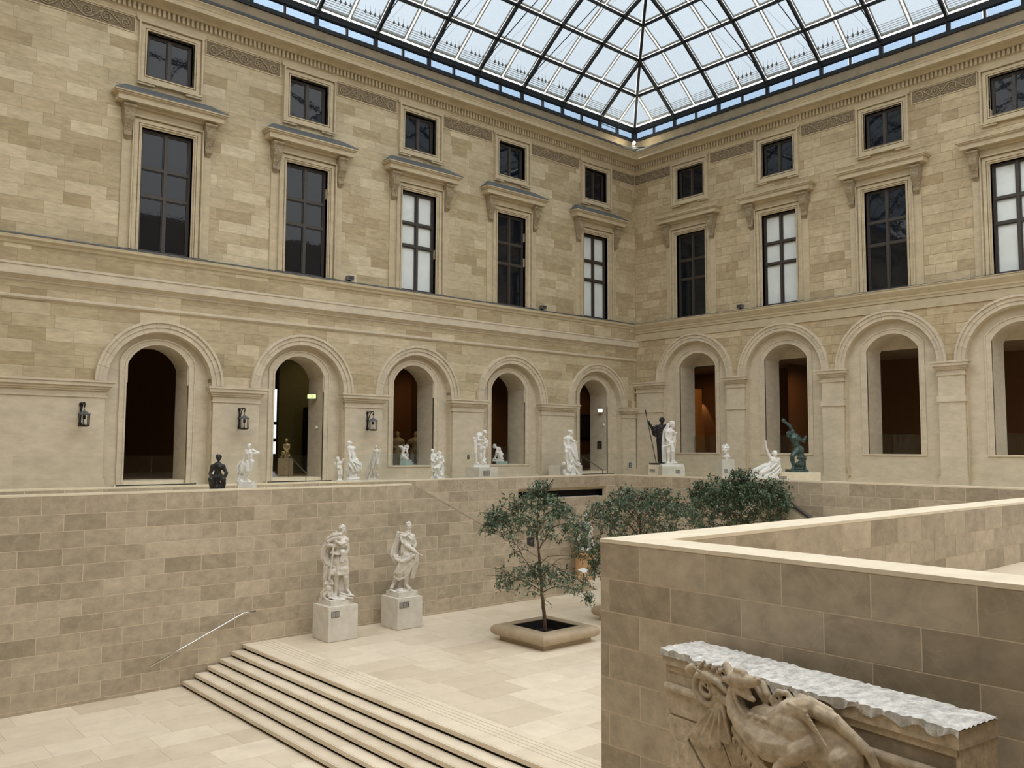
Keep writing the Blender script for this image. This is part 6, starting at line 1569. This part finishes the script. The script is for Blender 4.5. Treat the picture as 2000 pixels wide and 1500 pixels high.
# dim gallery figures behind the second arch, display case in the first
t = statue('gallery_statue', (-12.35, 4.6, 4.5), 'dim brown statue standing far inside the second arch'); S = Clay(1 / 100., 0, 0)
S.box(-30, 30, -90, 0, -30, 30); S.torso((0, -165), (0, -150), (0, -125), (0, -108), 24, .66); S.head((0, -183), 27, 10, 0, 'short'); S.arm((-24, -152), (-30, -128), (-10, -120, -18), 9, 6, (0, -118, -20)); S.arm((24, -152), (30, -128), (20, -108, -10), 9, 6, (18, -100, -10)); S.e((0, -98), (24, 18, 16)); S.skin('figure', M['gilt'], t, .03)
t = statue('gallery_statue', (-11.4, 4.5, 4.5), 'dim brown statue beside the jamb far inside the second arch'); S = Clay(1 / 100., 0, 0)
S.box(-30, 30, -40, 0, -30, 30); S.torso((0, -165), (0, -150), (5, -125), (5, -108), 24, .66); S.head((5, -185), 27, -40, 0, 'short'); S.arm((-24, -152), (-40, -130), (-30, -105, -10), 9, 6, (-25, -95, -10)); S.arm((24, -152), (40, -170), (30, -195, -10), 9, 6, (28, -205, -10)); S.leg((-8, -100), (-12, -70, -5), (-8, -45), (-8, -41, -10), 14, 10, 6); S.leg((14, -100), (18, -70, -5), (16, -45), (18, -41, -10), 14, 10, 6); S.skin('figure', M['gilt'], t, .03)
e = empty('display_case', (-15.75, 5.35, 4.5), 0, 'dark glazed display case with a pale figure inside the first doorway', 'display case')
q = MB(); q.box(-.9, 1.0, .5, .6, 0, 3.0); q.box(-.95, -.88, -.3, .6, 0, 3.0); q.box(.98, 1.05, -.3, .6, 0, 3.0); q.box(-.95, 1.05, -.3, .6, 2.95, 3.05); q.box(-.95, 1.05, -.3, .6, 0, .9); q.build('cabinet', M['iron'], e); MB().box(-.88, .98, -.28, .5, .9, .96).build('shelf', M['plaque'], e)
S = Clay(1 / 100., 0, 96); S.e((-20, 0), (20, 12, 90)); S.e((-24, -95), (16, 14, 22)); S.fold([(-30, -70, -8), (-20, 20, -12), (-10, 80, -8)], 6, 4); S.skin('pale_figure', M['plaque'], e, .03)

# ================================================================== THE CARVED MANTEL IN THE RIGHT FOREGROUND
e = empty('carved_mantel', (-27.87, -24.26, LOW), math.atan2(-.992, -.127), 'weathered carved stone mantel with a winged dragon, in the right foreground', 'carving')
HM = 3.4 - LOW       # top height in local z
def Z(z): return HM + z
bd = MB()
fm = lambda u, z, w: (u, -w, Z(z))
# ashlar courses of the face, with V-cut joints and voussoirs
def stoneface(poly, w=0., var=.5, back=-.5): bd.prism(poly, fm, back, w, var)
AC, AZ, AR = 1.75, -2.35, 1.52      # arch centre / springing / radius of the opening below
def arcpt(a, r=AR): return (AC + r * math.cos(R(a)), AZ + r * math.sin(R(a)))
core = MB(); core.prism([(.03, -.02), (3.45, -.02), (3.45, -.82), (.03, -.82)], fm, -.6, -.02, .3)
parts_ = [([(.02, -.15), (.02, 0), (3.46, 0), (3.46, -.15)], .02, .5, 'top_course'), ([(.05, -.22), (.05, -.15), (3.43, -.15), (3.43, -.22)], -.005, .25, 'fascia'), ([(.07, -.38), (.07, -.22), (3.41, -.22), (3.41, -.38)], -.02, .6, 'frieze_course'),
          ([(.08, -.68), (.08, -.43), (3.4, -.43), (3.4, -.68)], .0, .55, 'upper_course')]
for p, w, v, nm in parts_: MB().prism(p, fm, -.6, w, v).build(nm, M['mantel'], e)
rl = MB(); rl.tube([(.06, -.005, Z(-.395)), (3.42, -.005, Z(-.395))], .045, 10); rl.build('roll_moulding', M['mantel'], e, True)
angs = [172, 160, 148, 136, 124, 112, 100, 80]
vo = [([(.10, -.71), (.10, -.94), (.36, -.94), (.52, -.71)], .5), ([(.11, -.965), (.11, -1.22), (.22, -1.22), (.36, -.965)], .7)]
for p, v in vo: MB().prism(p, fm, -.6, 0, v).build('quoin', M['mantel'], e)
# voussoirs fanning round the opening
def ray_to_top(a):
    # from the arch outwards to z=-.70 or u=.11
    c, s_ = math.cos(R(a)), math.sin(R(a)); ks = []
    if s_ > .05: ks.append((-.705 - AZ) / s_)
    if c < -.05: ks.append((.11 - AC) / c)
    if c > .05: ks.append((3.38 - AC) / c)
    k_ = min(ks); return (AC + k_ * c, AZ + k_ * s_)
for i in range(12):
    a0, a1 = 176 - i * 14.3, 176 - (i + 1) * 14.3 + .9
    p = [arcpt(a0), ray_to_top(a0)]
    if a0 > 137 > a1 or a0 > 40 > a1: p.append((.11, -.705) if a0 > 90 else (3.38, -.705))
    p += [ray_to_top(a1), arcpt(a1), arcpt((a0 + a1) / 2)]
    MB().prism(p, fm, -.6, -.012 if i % 2 else -.002, .3 + .5 * ((i * 37) % 10) / 10).build('voussoir', M['mantel'], e)
for sx in (.11, 3.38 - .0):
    x0, x1 = (.11, AC - AR) if sx < 1 else (AC + AR, 3.38)
    MB().prism([(x0, AZ), (x1, AZ), (x1, -HM), (x0, -HM)], fm, -.6, 0, .5).build('jamb', M['mantel'], e)
MB().prism([arcpt(a) for a in range(0, 181, 10)] + [(AC - AR, -HM), (AC + AR, -HM)], fm, -.62, -.58, .2).build('hearth_back', M['mantel'], e)
core.build('core', M['mantel'], e)
# rough broken top
tp = MB(); n1, n2 = 90, 18; rg = random.Random(9); vs = []
for j in range(n2 + 2):
    for i in range(n1 + 1):
        u = .0 + 3.48 * i / n1; jj = max(0, j - 1); y_ = -.03 + .62 * jj / n2
        fr_ = 0
        if j <= 1: fr_ = -.02 * (1 + math.sin(i * 1.9)) * rg.uniform(.4, 1) - .09 * min(1, max(0, (u - .42) / .2)) * min(1, max(0, (2.4 - u) / .3)) * (1 + .3 * math.sin(i * .9))
        zz = -.055 + (.03 * math.sin(i * .8) if u > .4 else 0) if j == 0 else .015 + rg.uniform(-.006, .016)
        vs.append((u, y_ + fr_, Z(zz)))
tp.add(vs, [(j * (n1 + 1) + i, j * (n1 + 1) + i + 1, (j + 1) * (n1 + 1) + i + 1, (j + 1) * (n1 + 1) + i) for j in range(n2 + 1) for i in range(n1)])
tp.build('rough_top', M['mantel_top'], e, fix=False)
# --- sculpted ornament: units are metres on the face (u right, v down from top), d towards wall
class Relief(Clay):
    def __init__(s): s.k = 1.; s.mb = MB()
    def P(s, p):
        d = p[2] if len(p) > 2 else 0
        return Vector((p[0] + .9 * d, -d, Z(p[1] + .3 * d)))
def cr(u, z): return (u, z)
V_ = Relief()      # scroll bracket
V_.e((.44, -.14, .14), .055); V_.e((.475, -.10, .15), .045); V_.e((.43, -.12, .17), .03)
pts = []
for i in range(34):
    a = R(150 + i * 19); r_ = .185 - .0048 * i; pts.append((.70 + r_ * math.cos(a) * 1.05, -.29 + r_ * math.sin(a) * .95, .13 + .0015 * i))
V_.ch(pts, [.042 - .0006 * i for i in range(34)])
V_.e((.70, -.29, .05), (.17, .09, .15)); V_.ch([(.50, -.14, .13), (.58, -.09, .14), (.72, -.08, .15), (.86, -.11, .15), (1.0, -.17, .15), (1.12, -.2, .15)], [.026, .03, .034, .034, .03, .028])
V_.ch([(.55, -.17, .17), (.68, -.14, .2), (.84, -.18, .21), (1.0, -.25, .2)], [.035, .04, .04, .03]); V_.ch([(.88, -.26, .12), (1.0, -.32, .12), (1.12, -.34, .1)], [.09, .09, .07])
for i in range(13): V_.e((.56 + i * .038, -.115 - .0075 * i - .0006 * i * i, .215), .0165)
for i in range(6): V_.c((.62 + i * .075, -.20 - i * .012, .17), .022, (.67 + i * .075, -.27 - i * .014, .18), .012); V_.c((.60 + i * .09, -.06, .17), .028, (.66 + i * .09, .0 - .01 * i, .19), .014)
V_.skin('scroll_bracket', M['mantel'], e, .0095, 2)
D = Relief()       # the dragon
D.e((1.10, -.09, .25), (.11, .10, .09)); D.c((1.14, -.085, .28), .085, (1.31, -.06, .36), .052); D.e((1.345, -.05, .375), .048); D.e((1.33, -.02, .39), .024); D.e((1.36, -.03, .395), .018)
D.c((1.10, -.17, .26), .065, (1.24, -.225, .32), .036); D.c((1.24, -.225, .32), .036, (1.30, -.235, .345), .026)
D.c((1.16, -.15, .29), .03, (1.26, -.165, .34), .016)
for i in range(5): D.c((1.20 + i * .032, -.10, .345), .013, (1.203 + i * .032, -.14, .35), .006)
for i in range(4): D.c((1.19 + i * .03, -.20, .335), .011, (1.192 + i * .03, -.17, .34), .005)
D.ch([(1.03, -.05, .24), (.96, .02, .22), (.91, .0, .19)], [.055, .04, .016]); D.ch([(1.02, -.13, .24), (.95, -.12, .22), (.90, -.16, .2)], [.045, .035, .014])
D.e((1.20, -.02, .335), .034); D.c((1.09, -.0, .28), .034, (1.21, .0, .335), .026); D.e((1.215, -.035, .36), .016)
D.ch([(1.12, -.13, .22), (1.08, -.22, .20), (1.065, -.31, .2), (1.10, -.41, .22), (1.20, -.50, .24), (1.34, -.57, .26), (1.52, -.61, .26), (1.72, -.58, .24)], [.075, .085, .095, .11, .13, .15, .17, .18])
D.e((1.5, -.46, .18), (.28, .16, .20)); D.e((1.78, -.40, .18), (.26, .18, .22)); D.ch([(1.55, -.42, .2), (1.75, -.25, .2), (1.95, -.16, .2)], [.13, .12, .11])
for i in range(15):   # crest along the throat
    t_ = i / 14; D.e((1.055 + .03 * math.sin(t_ * 3) + .42 * t_ ** 1.8, -.20 - .43 * t_ ** .85, .305), .024)
for i in range(26): D.e((1.25 + (i % 7) * .085 + .03 * (i // 7), -.40 - (i // 7) * .055, .30 + .02 * math.sin(i)), (.032, .02, .026))
for i in range(8): D.c((1.72 + i * .035, -.17 - .02 * i, .28), .018, (1.92 + i * .03, -.20 - .035 * i, .30), .012)
# spread wing, left
tips = [(.40, -.86, .05), (.56, -.90, .08), (.70, -.91, .10), (.86, -.83, .12), (1.0, -.70, .14)]
top_ = (.90, -.33, .16)
D.ch([(1.10, -.47, .15), (1.02, -.36, .18), (.90, -.31, .17), (.80, -.34, .14), (.74, -.45, .11), (.66, -.62, .08), (.54, -.76, .07), (.40, -.86, .06)], [.07, .06, .05, .038, .03, .028, .026, .02])
for i, tp_ in enumerate(tips):
    mid = (top_[0] * .45 + tp_[0] * .55 - .02, top_[1] * .45 + tp_[1] * .55, .11 + .02 * i); D.ch([top_, mid, tp_], [.03, .022, .016])
    if i:
        a = tips[i - 1]
        for q in range(1, 8):
            f = q / 8; w_ = [(top_[j] * (1 - f) + ((a[j] + tp_[j]) / 2) * f) for j in range(3)]; w_[2] += .01 - .03 * math.sin(f * 3)
            dd = math.dist(a[:2], tp_[:2]) * f * .5; D.e((w_[0], w_[1], w_[2] * .9), (dd * .9 + .025, .04, .075), -25 + 12 * i)
            if q % 2: D.c((w_[0] - dd, w_[1] + .01, w_[2] + .015), .009, (w_[0] + dd, w_[1] - .012, w_[2] + .015), .009)
# foreleg with claws, scroll leaf beneath
D.ch([(1.98, -.50, .22), (1.80, -.60, .30), (1.68, -.70, .33), (1.62, -.78, .34)], [.12, .10, .075, .07])
for i in range(4): D.ch([(1.56 + i * .055, -.79, .36), (1.535 + i * .06, -.86, .39), (1.545 + i * .06, -.93, .36)], [.036, .034, .016])
D.ch([(1.08, -.60, .18), (1.16, -.66, .2), (1.30, -.74, .22), (1.44, -.84, .22), (1.58, -.96, .2), (1.70, -1.10, .16)], [.05, .06, .08, .085, .075, .05]); D.e((1.06, -.58, .22), .032); D.e((1.09, -.545, .22), .024)
D.ch([(1.10, -.64, .2), (1.05, -.70, .19), (1.06, -.74, .17)], [.03, .022, .012])
for i in range(9): D.ch([(1.16 + i * .055, -.70 - i * .04, .25), (1.12 + i * .058, -.79 - i * .04, .22), (1.15 + i * .06, -.86 - i * .042, .16)], [.03, .026, .014]); 
for i in range(7): D.c((1.28 + i * .06, -.70 - i * .045, .29), .012, (1.36 + i * .06, -.80 - i * .045, .30), .01)
# second scroll and leaf along the top edge, to the right
D.ch([(1.36, -.09, .13), (1.42, -.16, .15), (1.46, -.23, .14)], [.05, .05, .03]); D.ch([(1.43, -.07, .14), (1.49, -.15, .16), (1.50, -.22, .14)], [.04, .04, .02])
pts = [];
for i in range(22): a = R(200 + i * 20); r_ = .075 - .0025 * i; pts.append((1.60 + r_ * math.cos(a), -.17 + r_ * math.sin(a), .16))
D.ch(pts, .026); D.ch([(1.62, -.10, .16), (1.72, -.09, .17), (1.80, -.14, .17), (1.88, -.08, .17), (2.0, -.09, .17), (2.2, -.14, .16)], [.035, .03, .03, .032, .035, .04])
# continuation beyond the visible part: second wing and haunch
D.ch([(1.95, -.16, .18), (2.25, -.20, .18), (2.6, -.40, .12), (2.8, -.75, .06)], [.09, .06, .05, .03]); D.e((2.2, -.5, .12), (.35, .12, .28)); D.ch([(2.3, -.55, .2), (2.5, -.8, .15), (2.6, -1.1, .1)], [.12, .08, .04])
D.skin('winged_dragon', M['mantel'], e, .011, 2)
